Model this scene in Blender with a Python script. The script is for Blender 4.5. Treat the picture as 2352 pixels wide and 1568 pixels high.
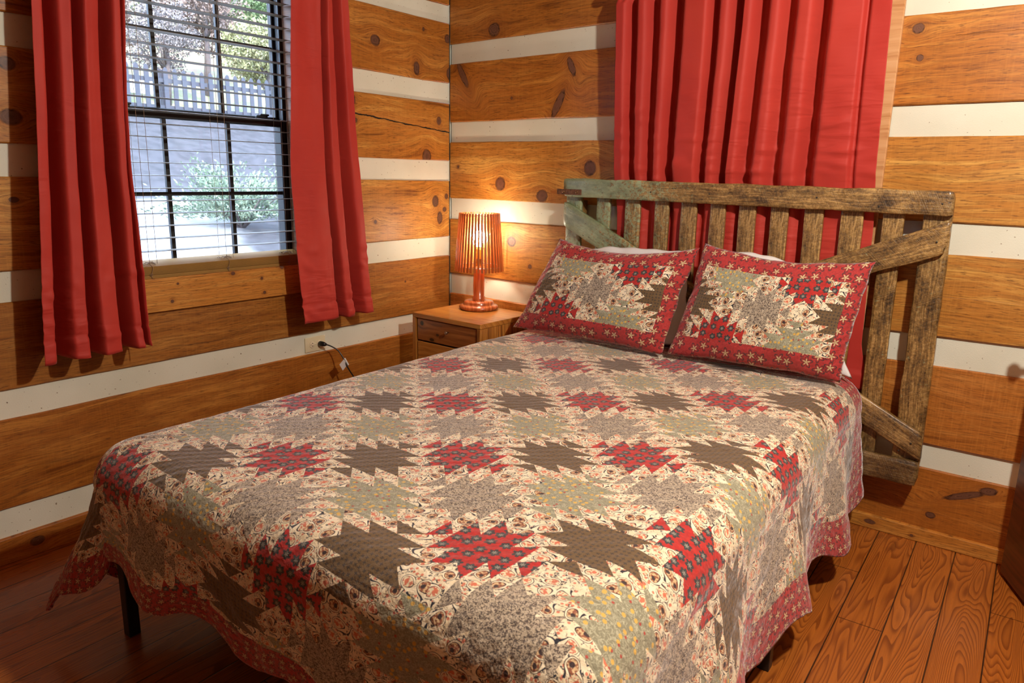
import bpy, bmesh, math, random
from mathutils import Vector, Matrix, noise
import numpy as np

for o in list(bpy.data.objects):
    bpy.data.objects.remove(o, do_unlink=True)
SC = bpy.context.scene
COL = SC.collection
rnd = random.Random(7)

# ------------------------------------------------------------------ camera
RIGHT = Vector((0.79091035, 0.61162472, 0.01939133))
UP = Vector((-0.15081182, 0.16421221, 0.9748451))
FWD = Vector((-0.59305701, 0.77393953, -0.22203828))
FWD.normalize()
UP = (UP - FWD * UP.dot(FWD)).normalized()
RIGHT = FWD.cross(UP).normalized()
CAMPOS = Vector((2.79121614, -3.05140986, 1.36))
cam = bpy.data.cameras.new('camera')
cam.sensor_width = 36.0
cam.lens = 1674.9056 / 2352 * 36.0
cam.clip_start = 0.05
cam.dof.use_dof = True
cam.dof.focus_distance = 3.0
cam.dof.aperture_fstop = 8.0
camo = bpy.data.objects.new('camera', cam)
COL.objects.link(camo)
camo.matrix_world = Matrix(((RIGHT.x, UP.x, -FWD.x, CAMPOS.x), (RIGHT.y, UP.y, -FWD.y, CAMPOS.y),
                            (RIGHT.z, UP.z, -FWD.z, CAMPOS.z), (0, 0, 0, 1)))
SC.camera = camo

# ------------------------------------------------------------------ colour management, sky, lights
SC.view_settings.view_transform = 'Standard'
SC.view_settings.look = 'None'
SC.view_settings.gamma = 1.0
SC.view_settings.use_curve_mapping = False
SC.view_settings.exposure = 0.12

world = bpy.data.worlds.new('World')
SC.world = world
world.use_nodes = True
wn = world.node_tree
wn.nodes['Background'].inputs[0].default_value = (0.55, 0.72, 1.0, 1)
wn.nodes['Background'].inputs[1].default_value = 15.0

def light(name, kind, loc, energy, color, **kw):
    l = bpy.data.lights.new(name, kind)
    l.energy = energy
    l.color = color
    for k, v in kw.items():
        setattr(l, k, v)
    o = bpy.data.objects.new(name, l)
    COL.objects.link(o)
    o.location = loc
    return o

# the ceiling fixture of the room (above and behind the frame)
light('ceiling_bulb_light', 'POINT', (3.05, -1.55, 2.28), 158, (1.0, 0.955, 0.85), shadow_soft_size=0.05)
sun = light('sun_light', 'SUN', (6, 3, 9), 11.0, (1.0, 0.93, 0.8), angle=0.02)
sun.rotation_euler = Vector((-0.62, 0.35, -0.70)).to_track_quat('-Z', 'Y').to_euler()

# ------------------------------------------------------------------ helpers
def link(o, parent=None):
    COL.objects.link(o)
    if parent is not None:
        o.parent = parent
    return o

def mesh_obj(name, verts, faces, mats=None, parent=None, smooth=False, mat_idx=None):
    me = bpy.data.meshes.new(name)
    me.from_pydata([tuple(v) for v in verts], [], faces)
    me.update()
    if mats is not None:
        for m in (mats if isinstance(mats, (list, tuple)) else [mats]):
            me.materials.append(m)
    if mat_idx is not None:
        me.polygons.foreach_set('material_index', mat_idx)
    if smooth:
        me.polygons.foreach_set('use_smooth', [True] * len(me.polygons))
    return link(bpy.data.objects.new(name, me), parent)

def bm_obj(name, bm, mats=None, parent=None, smooth=False):
    me = bpy.data.meshes.new(name)
    bm.normal_update()
    bm.to_mesh(me)
    bm.free()
    if mats is not None:
        for m in (mats if isinstance(mats, (list, tuple)) else [mats]):
            me.materials.append(m)
    if smooth:
        me.polygons.foreach_set('use_smooth', [True] * len(me.polygons))
    return link(bpy.data.objects.new(name, me), parent)

def tag(o, label=None, cat=None, group=None, kind=None):
    if label: o['label'] = label
    if cat: o['category'] = cat
    if group: o['group'] = group
    if kind: o['kind'] = kind
    return o

def thing(name, label, cat, loc=(0, 0, 0), rotz=0.0, group=None):
    o = bpy.data.objects.new(name, None)
    COL.objects.link(o)
    o.location = loc
    o.rotation_euler = (0, 0, rotz)
    return tag(o, label, cat, group)

def add_box(bm, lo, hi, bevel=0.0, segs=2, mi=0):
    vs = [bm.verts.new((x, y, z)) for z in (lo[2], hi[2]) for y in (lo[1], hi[1]) for x in (lo[0], hi[0])]
    idx = [(0, 2, 3, 1), (4, 5, 7, 6), (0, 1, 5, 4), (2, 6, 7, 3), (0, 4, 6, 2), (1, 3, 7, 5)]
    fs = [bm.faces.new([vs[i] for i in f]) for f in idx]
    for f in fs: f.material_index = mi
    if bevel > 0:
        es = list({e for f in fs for e in f.edges})
        r = bmesh.ops.bevel(bm, geom=es, offset=bevel, segments=segs, affect='EDGES', profile=0.5)
        for f in r['faces']: f.material_index = mi
    return fs

def box(name, lo, hi, mat, parent=None, bevel=0.0, segs=2, smooth=False):
    bm = bmesh.new()
    add_box(bm, lo, hi, bevel, segs)
    return bm_obj(name, bm, mat, parent, smooth)

def lathe(bm, prof, n=40, cx=0, cy=0, cap=True):
    rings = []
    for r, z in prof:
        rings.append([bm.verts.new((cx + r * math.cos(2 * math.pi * k / n), cy + r * math.sin(2 * math.pi * k / n), z)) for k in range(n)])
    for a, b in zip(rings, rings[1:]):
        for k in range(n):
            f = bm.faces.new((a[k], a[(k + 1) % n], b[(k + 1) % n], b[k]))
            f.smooth = True
    if cap:
        bm.faces.new(list(reversed(rings[0])))
        bm.faces.new(rings[-1])

def tube(bm, pts, rad, n=8, cap=True):
    pts = [Vector(p) for p in pts]
    rings = []
    prev = None
    for i, p in enumerate(pts):
        t = (pts[min(i + 1, len(pts) - 1)] - pts[max(i - 1, 0)]).normalized()
        if prev is None:
            a = t.orthogonal().normalized()
        else:
            a = (prev - t * prev.dot(t)).normalized()
        prev = a
        b = t.cross(a)
        r = rad[i] if isinstance(rad, (list, tuple)) else rad
        rings.append([bm.verts.new(p + (a * math.cos(2 * math.pi * k / n) + b * math.sin(2 * math.pi * k / n)) * r) for k in range(n)])
    for ra, rb in zip(rings, rings[1:]):
        for k in range(n):
            f = bm.faces.new((ra[k], ra[(k + 1) % n], rb[(k + 1) % n], rb[k]))
            f.smooth = True
    if cap:
        bm.faces.new(list(reversed(rings[0])))
        bm.faces.new(rings[-1])

def smoothcurve(pts, n=10):
    pts = [Vector(p) for p in pts]
    out = []
    P = [pts[0]] + pts + [pts[-1]]
    for i in range(1, len(P) - 2):
        for k in range(n):
            t = k / n
            a, b, c, d = P[i - 1], P[i], P[i + 1], P[i + 2]
            out.append(0.5 * ((2 * b) + (c - a) * t + (2 * a - 5 * b + 4 * c - d) * t * t + (3 * b - a - 3 * c + d) * t ** 3))
    out.append(pts[-1])
    return out

def nz(x, y=0.0, z=0.0):
    return noise.noise(Vector((x, y, z)))

# ------------------------------------------------------------------ material toolkit
class N:
    """tiny node-graph builder"""
    def __init__(s, name):
        s.m = bpy.data.materials.new(name)
        s.m.use_nodes = True
        s.t = s.m.node_tree
        s.b = s.t.nodes['Principled BSDF']
        s.out = s.t.nodes['Material Output']
    def _set(s, sock, v):
        if isinstance(v, bpy.types.NodeSocket):
            s.t.links.new(v, sock)
        elif v is not None:
            if sock.type == 'RGBA' and len(v) == 3: v = (*v, 1)
            sock.default_value = v
    def node(s, typ, ins=None, **props):
        n = s.t.nodes.new(typ)
        for k, v in props.items(): setattr(n, k, v)
        if ins:
            for k, v in ins.items(): s._set(n.inputs[k], v)
        return n
    def M(s, op, a, b=None, c=None, clamp=False):
        n = s.t.nodes.new('ShaderNodeMath')
        n.operation = op
        n.use_clamp = clamp
        s._set(n.inputs[0], a)
        if b is not None: s._set(n.inputs[1], b)
        if c is not None: s._set(n.inputs[2], c)
        return n.outputs[0]
    def add(s, a, b): return s.M('ADD', a, b)
    def sub(s, a, b): return s.M('SUBTRACT', a, b)
    def mul(s, a, b): return s.M('MULTIPLY', a, b)
    def xyz(s, x=0.0, y=0.0, z=0.0):
        return s.node('ShaderNodeCombineXYZ', {0: x, 1: y, 2: z}).outputs[0]
    def sep(s, v):
        n = s.node('ShaderNodeSeparateXYZ', {0: v})
        return n.outputs[0], n.outputs[1], n.outputs[2]
    def coords(s, which='Object'):
        return s.node('ShaderNodeTexCoord').outputs[which]
    def uv(s, name):
        return s.node('ShaderNodeUVMap', uv_map=name).outputs[0]
    def noise(s, vec, scale=5, detail=3, rough=0.5, dist=0.0, dim='3D', lac=2.0):
        n = s.node('ShaderNodeTexNoise', {'Vector': vec, 'Scale': scale, 'Detail': detail, 'Roughness': rough, 'Distortion': dist, 'Lacunarity': lac}, noise_dimensions=dim)
        return n.outputs[0]
    def noisecol(s, vec, scale=5, detail=1):
        n = s.node('ShaderNodeTexNoise', {'Vector': vec, 'Scale': scale, 'Detail': detail}, noise_dimensions='3D')
        return n.outputs[1]
    def vor(s, vec, scale=5, rand=1.0, feature='F1', dim='2D'):
        return s.node('ShaderNodeTexVoronoi', {'Vector': vec, 'Scale': scale, 'Randomness': rand}, feature=feature, voronoi_dimensions=dim)
    def ramp(s, f, stops, interp='LINEAR'):
        n = s.node('ShaderNodeValToRGB', {0: f})
        cr = n.color_ramp
        cr.interpolation = interp
        while len(cr.elements) < len(stops): cr.elements.new(0.5)
        for e, (p, c) in zip(cr.elements, stops):
            e.position = p
            e.color = (c, c, c, 1) if isinstance(c, (int, float)) else (*c[:3], 1)
        return n.outputs[0]
    def rng(s, v, a, b, c=0.0, d=1.0):
        return s.node('ShaderNodeMapRange', {0: v, 1: a, 2: b, 3: c, 4: d}, clamp=True).outputs[0]
    def sstep(s, v, a, b, c=0.0, d=1.0):
        return s.node('ShaderNodeMapRange', {0: v, 1: a, 2: b, 3: c, 4: d}, clamp=True, interpolation_type='SMOOTHSTEP').outputs[0]
    def mix(s, f, a, b, mode='MIX'):
        n = s.t.nodes.new('ShaderNodeMix')
        n.data_type = 'RGBA'
        n.blend_type = mode
        n.clamp_factor = True
        s._set(n.inputs[0], f)
        s._set(n.inputs[6], a)
        s._set(n.inputs[7], b)
        return n.outputs[2]
    def hsv(s, col, h=0.5, sat=1.0, v=1.0):
        return s.node('ShaderNodeHueSaturation', {'Color': col, 'Hue': h, 'Saturation': sat, 'Value': v}).outputs[0]
    def bump(s, h, strength=0.3, dist=0.01, normal=None):
        n = s.node('ShaderNodeBump', {'Height': h, 'Strength': strength, 'Distance': dist})
        if normal is not None: s._set(n.inputs['Normal'], normal)
        return n.outputs[0]
    def fin(s, col=None, rough=None, normal=None, **kw):
        if col is not None: s._set(s.b.inputs['Base Color'], col)
        if rough is not None: s._set(s.b.inputs['Roughness'], rough)
        if normal is not None: s._set(s.b.inputs['Normal'], normal)
        for k, v in kw.items(): s._set(s.b.inputs[k.replace('_', ' ')], v)
        return s.m

def knot_field(g, u, v, knots):
    """returns warped v, min elliptical distance to any knot"""
    vw = v
    dmin = None
    for kn_ in knots:
        ku, kv, ru, rv = kn_[:4]
        ang = math.radians(kn_[4]) if len(kn_) > 4 else 0.0
        a_, b_ = g.sub(u, ku), g.sub(v, kv)
        if ang:
            a_, b_ = (g.add(g.mul(a_, math.cos(ang)), g.mul(b_, math.sin(ang))),
                      g.sub(g.mul(b_, math.cos(ang)), g.mul(a_, math.sin(ang))))
        du = g.mul(a_, 1 / ru)
        dv = g.mul(b_, 1 / rv)
        d2 = g.add(g.mul(du, du), g.mul(dv, dv))
        # spread grain around the knot
        fall = g.M('EXPONENT', g.mul(d2, -0.16))
        vw = g.sub(vw, g.mul(g.mul(g.sub(v, kv), fall), 0.85))
        d = g.M('SQRT', d2)
        dmin = d if dmin is None else g.M('MINIMUM', dmin, d)
    return vw, dmin

def log_mat(name, axis, seed, knots=(), light=(0.60, 0.26, 0.04), mid=(0.43, 0.145, 0.015), dark=(0.17, 0.045, 0.005), dirt=0.5, cracks=(), saw=1.0, rough=0.46):
    g = N(name)
    x, y, z = g.sep(g.coords())
    u = y if axis == 'y' else x
    v = z
    wob = g.noise(g.xyz(g.mul(u, 1.3), g.mul(v, 3.0), seed), 1.0, 2)
    v0 = g.add(v, g.mul(g.sub(wob, 0.5), 0.10))
    if knots:
        vw, d = knot_field(g, u, v, knots)
        v0 = g.add(vw, g.mul(g.sub(wob, 0.5), 0.10))
        wn_ = g.noise(g.xyz(u, v, seed), 45, 3, 0.6)
        d = g.add(g.mul(d, 1.12), g.mul(g.sub(wn_, 0.5), 0.85))
    else:
        d = None
    grain = g.noise(g.xyz(g.mul(u, 1.6), g.mul(v0, 34), seed), 1.0, 6, 0.62, 0.35)
    fine = g.noise(g.xyz(g.mul(u, 9), g.mul(v0, 240), seed + 3.1), 1.0, 3, 0.6)
    blot = g.noise(g.xyz(g.mul(u, 2.2), g.mul(v, 6.0), seed + 9.7), 1.0, 3, 0.6)
    f = g.add(g.mul(grain, 0.75), g.mul(blot, 0.45))
    col = g.ramp(f, [(0.42, dark), (0.515, mid), (0.60, mid), (0.73, light)])
    col = g.mix(g.rng(fine, 0.36, 0.56, 0.62, 0.0), col, tuple(c * 0.5 for c in mid), 'MIX')
    # saw marks across the log
    sawn = g.noise(g.xyz(g.mul(u, 170), g.mul(v, 7), seed + 5), 1.0, 2, 0.5)
    col = g.mix(g.rng(sawn, 0.50, 0.72, 0.0, 0.10 * saw), col, tuple(c * 1.25 for c in light))
    # dark weather streaks
    st = g.noise(g.xyz(g.mul(u, 3.2), g.mul(v0, 60), seed + 21), 1.0, 4, 0.7, 0.6)
    msk = g.noise(g.xyz(g.mul(u, 1.7), g.mul(v, 4), seed + 33), 1.0, 2)
    stf = g.mul(g.rng(st, 0.57, 0.70), g.rng(msk, 0.48, 0.64, 0.0, dirt))
    col = g.mix(stf, col, (0.055, 0.022, 0.008))
    # thin checks
    ck = g.noise(g.xyz(g.mul(u, 0.9), g.mul(v0, 42), seed + 41), 1.0, 2, 0.4, 0.2)
    ckf = g.rng(g.M('ABSOLUTE', g.sub(ck, 0.5)), 0.0, 0.006, 0.5, 0.0)
    ckm = g.rng(g.noise(g.xyz(u, g.mul(v, 5), seed + 50), 1.6, 1), 0.52, 0.58)
    col = g.mix(g.mul(ckf, ckm), col, (0.05, 0.015, 0.004))
    hgt = g.add(g.mul(grain, 0.4), g.mul(sawn, 0.10 * saw))
    fl = g.noise(g.xyz(g.mul(u, 28), g.mul(v0, 330), seed + 61), 1.0, 2, 0.6)
    col = g.mix(g.rng(fl, 0.57, 0.67, 0.0, 0.65), col, (0.09, 0.026, 0.005))
    if d is not None:
        ring = g.noise(g.xyz(g.mul(d, 5.5), seed, 0), 1.0, 2)
        kc = g.mix(g.rng(ring, 0.35, 0.65), (0.085, 0.033, 0.018), (0.175, 0.072, 0.036))
        col = g.mix(g.sstep(d, 3.0, 1.0, 0.0, 0.40), col, (0.30, 0.095, 0.014))
        hr = g.M('FRACT', g.mul(d, 2.6))
        col = g.mix(g.mul(g.sstep(d, 2.6, 1.3, 0.0, 0.35), g.rng(hr, 0.6, 0.95)), col, (0.16, 0.04, 0.006))
        col = g.mix(g.sstep(d, 1.15, 0.80), col, kc)
        col = g.mix(g.mul(g.mul(g.sstep(d, 1.20, 1.02), g.sstep(d, 0.76, 0.98)), g.rng(wn_, 0.35, 0.6)), col, (0.035, 0.010, 0.004))
    for (u0, z0, u1, z1, w) in cracks:
        t = g.M('DIVIDE', g.sub(u, u0), u1 - u0)
        tc = g.M('MINIMUM', g.M('MAXIMUM', t, 0.0), 1.0)
        line = g.add(g.add(z0, g.mul(tc, z1 - z0)), g.mul(g.sub(g.noise(g.xyz(g.mul(u, 11), seed, 0), 1.0, 4, 0.6), 0.5), 0.020))
        inr = g.M('LESS_THAN', g.M('ABSOLUTE', g.sub(t, 0.5)), 0.5)
        wv = g.mul(g.noise(g.xyz(g.mul(u, 14), seed + 2, 0), 1.0, 2), w * 2)
        cf = g.mul(inr, g.sstep(g.sub(g.M('ABSOLUTE', g.sub(v, line)), wv), 0.0, -0.0022))
        col = g.mix(cf, col, (0.012, 0.006, 0.003))
        hgt = g.sub(hgt, g.mul(cf, 1.4))
    nrm = g.bump(hgt, 0.35, 0.004)
    rg = g.rng(blot, 0.3, 0.7, rough - 0.07, rough + 0.12)
    return g.fin(col, rg, nrm, Specular_IOR_Level=0.4)

def plain(name, col, rough=0.5, metallic=0.0, var=0.06, scale=30, bump=0.0, **kw):
    g = N(name)
    n = g.noise(g.coords(), scale, 3)
    c = g.mix(g.rng(n, 0.3, 0.7), tuple(max(0, x * (1 - var)) for x in col), tuple(min(1, x * (1 + var)) for x in col))
    nr = g.bump(n, bump, 0.003) if bump else None
    return g.fin(c, rough, nr, Metallic=metallic, **kw)

def board_mat(name, light, mid, dark, seed, scale=1.0, rough=0.35, coat=0.2, knots=(), up=False):
    """grain runs along local X, width along local Y/Z"""
    g = N(name)
    x, y, z = g.sep(g.coords())
    if up: x, z = z, x
    w = g.add(y, g.mul(z, 0.83))
    u = x
    if knots:
        w, d = knot_field(g, u, w, knots)
    wob = g.noise(g.xyz(g.mul(u, 2.4), g.mul(w, 5), seed), scale, 2)
    v = g.add(w, g.mul(g.sub(wob, 0.5), 0.06))
    gr = g.noise(g.xyz(g.mul(u, 3), g.mul(v, 60), seed), scale, 5, 0.6, 0.3)
    col = g.ramp(gr, [(0.34, dark), (0.5, mid), (0.66, light)])
    bl = g.noise(g.xyz(g.mul(u, 4), g.mul(w, 9), seed + 4), scale, 2)
    col = g.mix(g.rng(bl, 0.45, 0.7, 0.0, 0.5), col, mid)
    if knots:
        col = g.mix(g.sstep(d, 2.4, 1.0, 0.0, 0.35), col, dark)
        col = g.mix(g.sstep(d, 1.15, 0.85), col, tuple(c * 0.35 for c in dark))
    return g.fin(col, rough, g.bump(gr, 0.15, 0.002), Coat_Weight=coat, Coat_Roughness=0.15)

# ------------------------------------------------------------------ shared materials
def make_chink():
    g = N('chinking plaster')
    c = g.coords()
    n1 = g.noise(c, 3.0, 3)
    n2 = g.noise(c, 260, 2)
    col = g.mix(g.rng(n1, 0.35, 0.7), (0.66, 0.645, 0.52), (0.76, 0.745, 0.62))
    sp = g.noise(c, 90, 1)
    col = g.mix(g.rng(sp, 0.72, 0.78), col, (0.25, 0.19, 0.12))
    return g.fin(col, 0.85, g.bump(n2, 0.25, 0.002))
CHINK = make_chink()

def make_floor():
    g = N('varnished pine floorboards')
    x, y, z = g.sep(g.coords())
    a = math.radians(1.9)
    u = g.add(g.mul(x, math.cos(a)), g.mul(y, math.sin(a)))       # across the boards
    w = g.sub(g.mul(y, math.cos(a)), g.mul(x, math.sin(a)))
    W = 0.1325
    q = g.M('DIVIDE', g.add(u, 2 * W - 2.3352 + W * 30), W)
    pid = g.M('FLOOR', q)
    fr = g.sub(q, pid)
    rid = g.node('ShaderNodeTexWhiteNoise', {'W': pid}, noise_dimensions='1D').outputs[0]
    seed = g.mul(rid, 37.0)
    base = g.noise(g.xyz(g.mul(fr, 0.62), g.mul(w, 0.52), seed), 1.55, 2, 0.45, 0.25)
    side = g.M('ABSOLUTE', g.sub(fr, g.add(0.3, g.mul(rid, 0.4))))
    ph = g.add(g.mul(base, 40.0), g.mul(side, 7.0))
    tri = g.M('FRACT', ph)
    rings = g.ramp(tri, [(0.0, 0.0), (0.45, 0.15), (0.82, 0.95), (0.93, 1.0), (1.0, 0.0)])
    fib = g.noise(g.xyz(g.mul(u, 160), g.mul(w, 5), seed), 1.0, 3)
    col = g.mix(g.mul(rings, 0.78), (0.45, 0.135, 0.018), (0.125, 0.025, 0.004))
    tint = g.rng(rid, 0.0, 1.0, 0.0, 0.35)
    col = g.mix(tint, col, (0.30, 0.075, 0.010))
    col = g.mix(g.rng(fib, 0.4, 0.65, 0.0, 0.25), col, (0.17, 0.04, 0.006))
    st = g.noise(g.xyz(g.mul(u, 6), g.mul(w, 1.8), 4.0), 1.0, 3, 0.6, 0.8)
    col = g.mix(g.rng(st, 0.60, 0.70, 0.0, 0.55), col, (0.12, 0.028, 0.006))
    # end joints and seams
    wo = g.add(w, g.mul(rid, 3.3))
    ej = g.M('ABSOLUTE', g.sub(g.M('FRACT', g.M('DIVIDE', wo, 2.6)), 0.5))
    ejf = g.M('LESS_THAN', ej, 0.0006)
    seam = g.M('MINIMUM', fr, g.sub(1.0, fr))
    sf = g.M('MAXIMUM', g.sstep(seam, 0.022, 0.008), ejf)
    col = g.mix(g.mul(sf, 0.93), col, (0.008, 0.003, 0.001))
    hg = g.sub(g.mul(rings, 0.15), g.mul(sf, 1.0))
    return g.fin(col, g.rng(fib, 0.3, 0.7, 0.26, 0.36), g.bump(hg, 0.3, 0.003), Coat_Weight=0.25, Coat_Roughness=0.2)
FLOORM = make_floor()

def make_satin(name, base, deep):
    g = N(name)
    c = g.coords()
    x, y, z = g.sep(c)
    weave = g.noise(g.xyz(g.mul(g.add(x, y), 900), g.mul(z, 1400), 0), 1.0, 1)
    big = g.noise(c, 3.0, 2)
    col = g.mix(g.rng(big, 0.3, 0.7), deep, base)
    # crosswise creases left from packing
    cr = g.noise(g.xyz(g.mul(g.add(x, y), 5), g.mul(z, 26), 1.0), 1.0, 2, 0.5, 0.5)
    crm = g.rng(g.noise(c, 2.3, 1), 0.45, 0.62)
    h = g.add(g.mul(weave, 0.04), g.mul(g.mul(cr, crm), 1.0))
    nr = g.bump(h, 0.8, 0.010)
    g.fin(col, 0.60, nr, Sheen_Weight=0.22, Sheen_Roughness=0.45, Sheen_Tint=(1, 0.45, 0.40, 1))
    g.b.inputs['Specular IOR Level'].default_value = 0.35
    tr = g.node('ShaderNodeBsdfTranslucent', {'Color': (0.75, 0.06, 0.03, 1)})
    mx = g.node('ShaderNodeMixShader', {0: 0.12})
    g.t.links.new(g.b.outputs[0], mx.inputs[1])
    g.t.links.new(tr.outputs[0], mx.inputs[2])
    g.t.links.new(mx.outputs[0], g.out.inputs[0])
    return g.m
SATIN = make_satin('red satin cloth', (0.57, 0.050, 0.033), (0.49, 0.034, 0.024))

BLACKMETAL = plain('black powder coated steel', (0.012, 0.012, 0.013), 0.4)
BLACKVINYL = plain('black window vinyl', (0.006, 0.006, 0.007), 0.5)
WHITECLOTH = plain('white cotton', (0.80, 0.79, 0.77), 0.85, var=0.02, scale=300, bump=0.1)
IVORY = plain('ivory plastic', (0.74, 0.64, 0.42), 0.35, var=0.02)
IVORY2 = plain('cream plastic', (0.78, 0.66, 0.46), 0.3, var=0.02)
DARKSLOT = plain('dark slot', (0.02, 0.015, 0.01), 0.6)
BLACKPLASTIC = plain('black plastic', (0.012, 0.012, 0.012), 0.3)
STEEL = plain('brushed steel', (0.45, 0.42, 0.38), 0.3, metallic=1.0)
BRASS = plain('brass', (0.65, 0.42, 0.12), 0.25, metallic=1.0)
RUST = plain('rusty iron', (0.16, 0.075, 0.03), 0.42, metallic=0.35, var=0.5, scale=90, bump=0.4)
LEDGEWOOD = None

# ------------------------------------------------------------------ room
ROOM_X, ROOM_Y, ROOM_Z = 4.3, -6.4, 2.72
OPEN = (-1.835, -0.965, 0.935, 2.19)        # window opening in the left wall: y0, y1, z0, z1

def log_piece(bm, axis, a, b, z0a, z1a, z0b, z1b, mi, depth=0.15, seed=0.0, proud=0.0):
    """one squared log from a to b along its wall, slightly wavy edges; face at proud, back at -depth"""
    n = max(2, int(abs(b - a) / 0.06))
    prof = []
    for i in range(n + 1):
        t = i / n
        s = a + (b - a) * t
        lo = z0a + (z0b - z0a) * t + 0.0035 * nz(s * 2.3, seed) + 0.0012 * nz(s * 17, seed + 3)
        hi = z1a + (z1b - z1a) * t + 0.0035 * nz(s * 2.1, seed + 7) + 0.0012 * nz(s * 15, seed + 11)
        e = 0.004
        pts = [(-depth, lo), (proud - e, lo), (proud, lo + e), (proud, (lo + hi) / 2), (proud, hi - e), (proud - e, hi), (-depth, hi)]
        ring = []
        for d, z in pts:
            ring.append(bm.verts.new((d, s, z) if axis == 'y' else (s, -d, z)))
        prof.append(ring)
    for r0, r1 in zip(prof, prof[1:]):
        for k in range(len(r0)):
            k2 = (k + 1) % len(r0)
            f = bm.faces.new((r0[k], r0[k2], r1[k2], r1[k]))
            f.material_index = mi
    for r in (prof[0], prof[-1]):
        f = bm.faces.new(r)
        f.material_index = mi

def wall(name, axis, logs, mats, a_end, b_end, chink_holes, opening=None, end_gap=0.008):
    """axis 'y': wall in plane x=0; axis 'x': wall in plane y=0"""
    bm = bmesh.new()
    # plaster between the logs, set back from their faces
    def plaster(a, b, z0, z1):
        if axis == 'y':
            add_box(bm, (-0.14, min(a, b), z0), (-0.011, max(a, b), z1), mi=0)
        else:
            add_box(bm, (min(a, b), 0.011, z0), (max(a, b), 0.14, z1), mi=0)
    if opening:
        y0, y1, z0, z1 = opening
        plaster(a_end, y0, 0, ROOM_Z); plaster(y1, b_end, 0, ROOM_Z)
        plaster(y0, y1, 0, z0); plaster(y0, y1, z1, ROOM_Z)
        plaster(b_end - 0.001, 0.14, 0, ROOM_Z)
    else:
        plaster(a_end, b_end, 0, ROOM_Z)
    for i, (z0a, z1a, z0b, z1b) in enumerate(logs):
        segs = [(a_end, b_end)]
        if opening and z1a > opening[2] + 0.01 and z0a < opening[3] - 0.01:
            if z0a > opening[2] - 0.02 or True:
                segs = [(a_end, opening[0]), (opening[1], b_end)]
        for (sa, sb) in segs:
            ta = (sa - a_end) / (b_end - a_end); tb = (sb - a_end) / (b_end - a_end)
            L = lambda p, q, t: p + (q - p) * t
            g0 = end_gap if (axis == 'y' and sb == b_end) else 0
            if g0: add_box(bm, (-0.0105, -0.0085, z0b + 0.004), (-0.001, -0.0005, z1b - 0.004), mi=len(mats) + 1)
            log_piece(bm, axis, sa, sb - g0, L(z0a, z0b, ta), L(z1a, z1b, ta), L(z0a, z0b, tb), L(z1a, z1b, tb), i + 1, 0.138, i * 3.7 + (5 if axis == 'x' else 0))
    bmesh.ops.recalc_face_normals(bm, faces=bm.faces)
    o = bm_obj(name, bm, [CHINK] + mats + [DARKSLOT])
    return tag(o, kind='structure')

# left (window) wall: logs as (z bottom, z top) at the far-left end and at the corner
Lz = [(0.200, 0.519, 0.200, 0.516), (0.619, 0.912, 0.617, 0.915), (1.019, 1.324, 1.019, 1.326), (1.432, 1.729, 1.430, 1.731), (1.834, 2.108, 1.834, 2.132), (2.215, 2.52, 2.22, 2.52)]
Lk = [
    dict(dirt=0.8, light=(0.55, 0.22, 0.035), mid=(0.36, 0.115, 0.013)),
    dict(knots=[(-0.35, 0.80, .006, .006)], dirt=0.9, light=(0.52, 0.23, 0.045), mid=(0.36, 0.13, 0.018)),
    dict(knots=[(-0.117, 1.215, .026, .032), (-0.083, 1.125, .022, .035), (-0.045, 1.17, .016, .014), (-0.03, 1.24, .014, .016), (-2.12, 1.25, .016, .010), (-0.55, 1.12, .010, .01)], dirt=0.45, light=(0.66, 0.33, 0.07), mid=(0.50, 0.20, 0.03)),
    dict(knots=[(-0.672, 1.693, .014, .026), (-0.088, 1.636, .018, .022), (-0.182, 1.450, .034, .036), (-0.711, 1.641, .02, .026), (-2.091, 1.678, .026, .022), (-2.098, 1.513, .034, .026), (-0.66, 1.60, .012, .012)],
         dirt=0.45, cracks=[(-0.69, 1.634, 0.01, 1.578, 0.0042)], light=(0.64, 0.31, 0.06), mid=(0.48, 0.18, 0.025)),
    dict(knots=[(-0.526, 1.975, .032, .026), (-0.251, 1.88, .022, .034), (-0.02, 2.055, .024, .022), (-0.006, 1.881, .022, .032), (-0.20, 2.075, .008, .010), (-2.0, 1.95, .02, .02)], dirt=1.0, light=(0.58, 0.24, 0.04), mid=(0.42, 0.14, 0.016)),
    dict(dirt=0.6),
]
Lm = [log_mat('pine log left wall course %d' % (i + 1), 'y', 3.0 + i * 11.3, **k) for i, k in enumerate(Lk)]
wall('wall_left', 'y', Lz, Lm, ROOM_Y, 0.0, None, OPEN)

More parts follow.
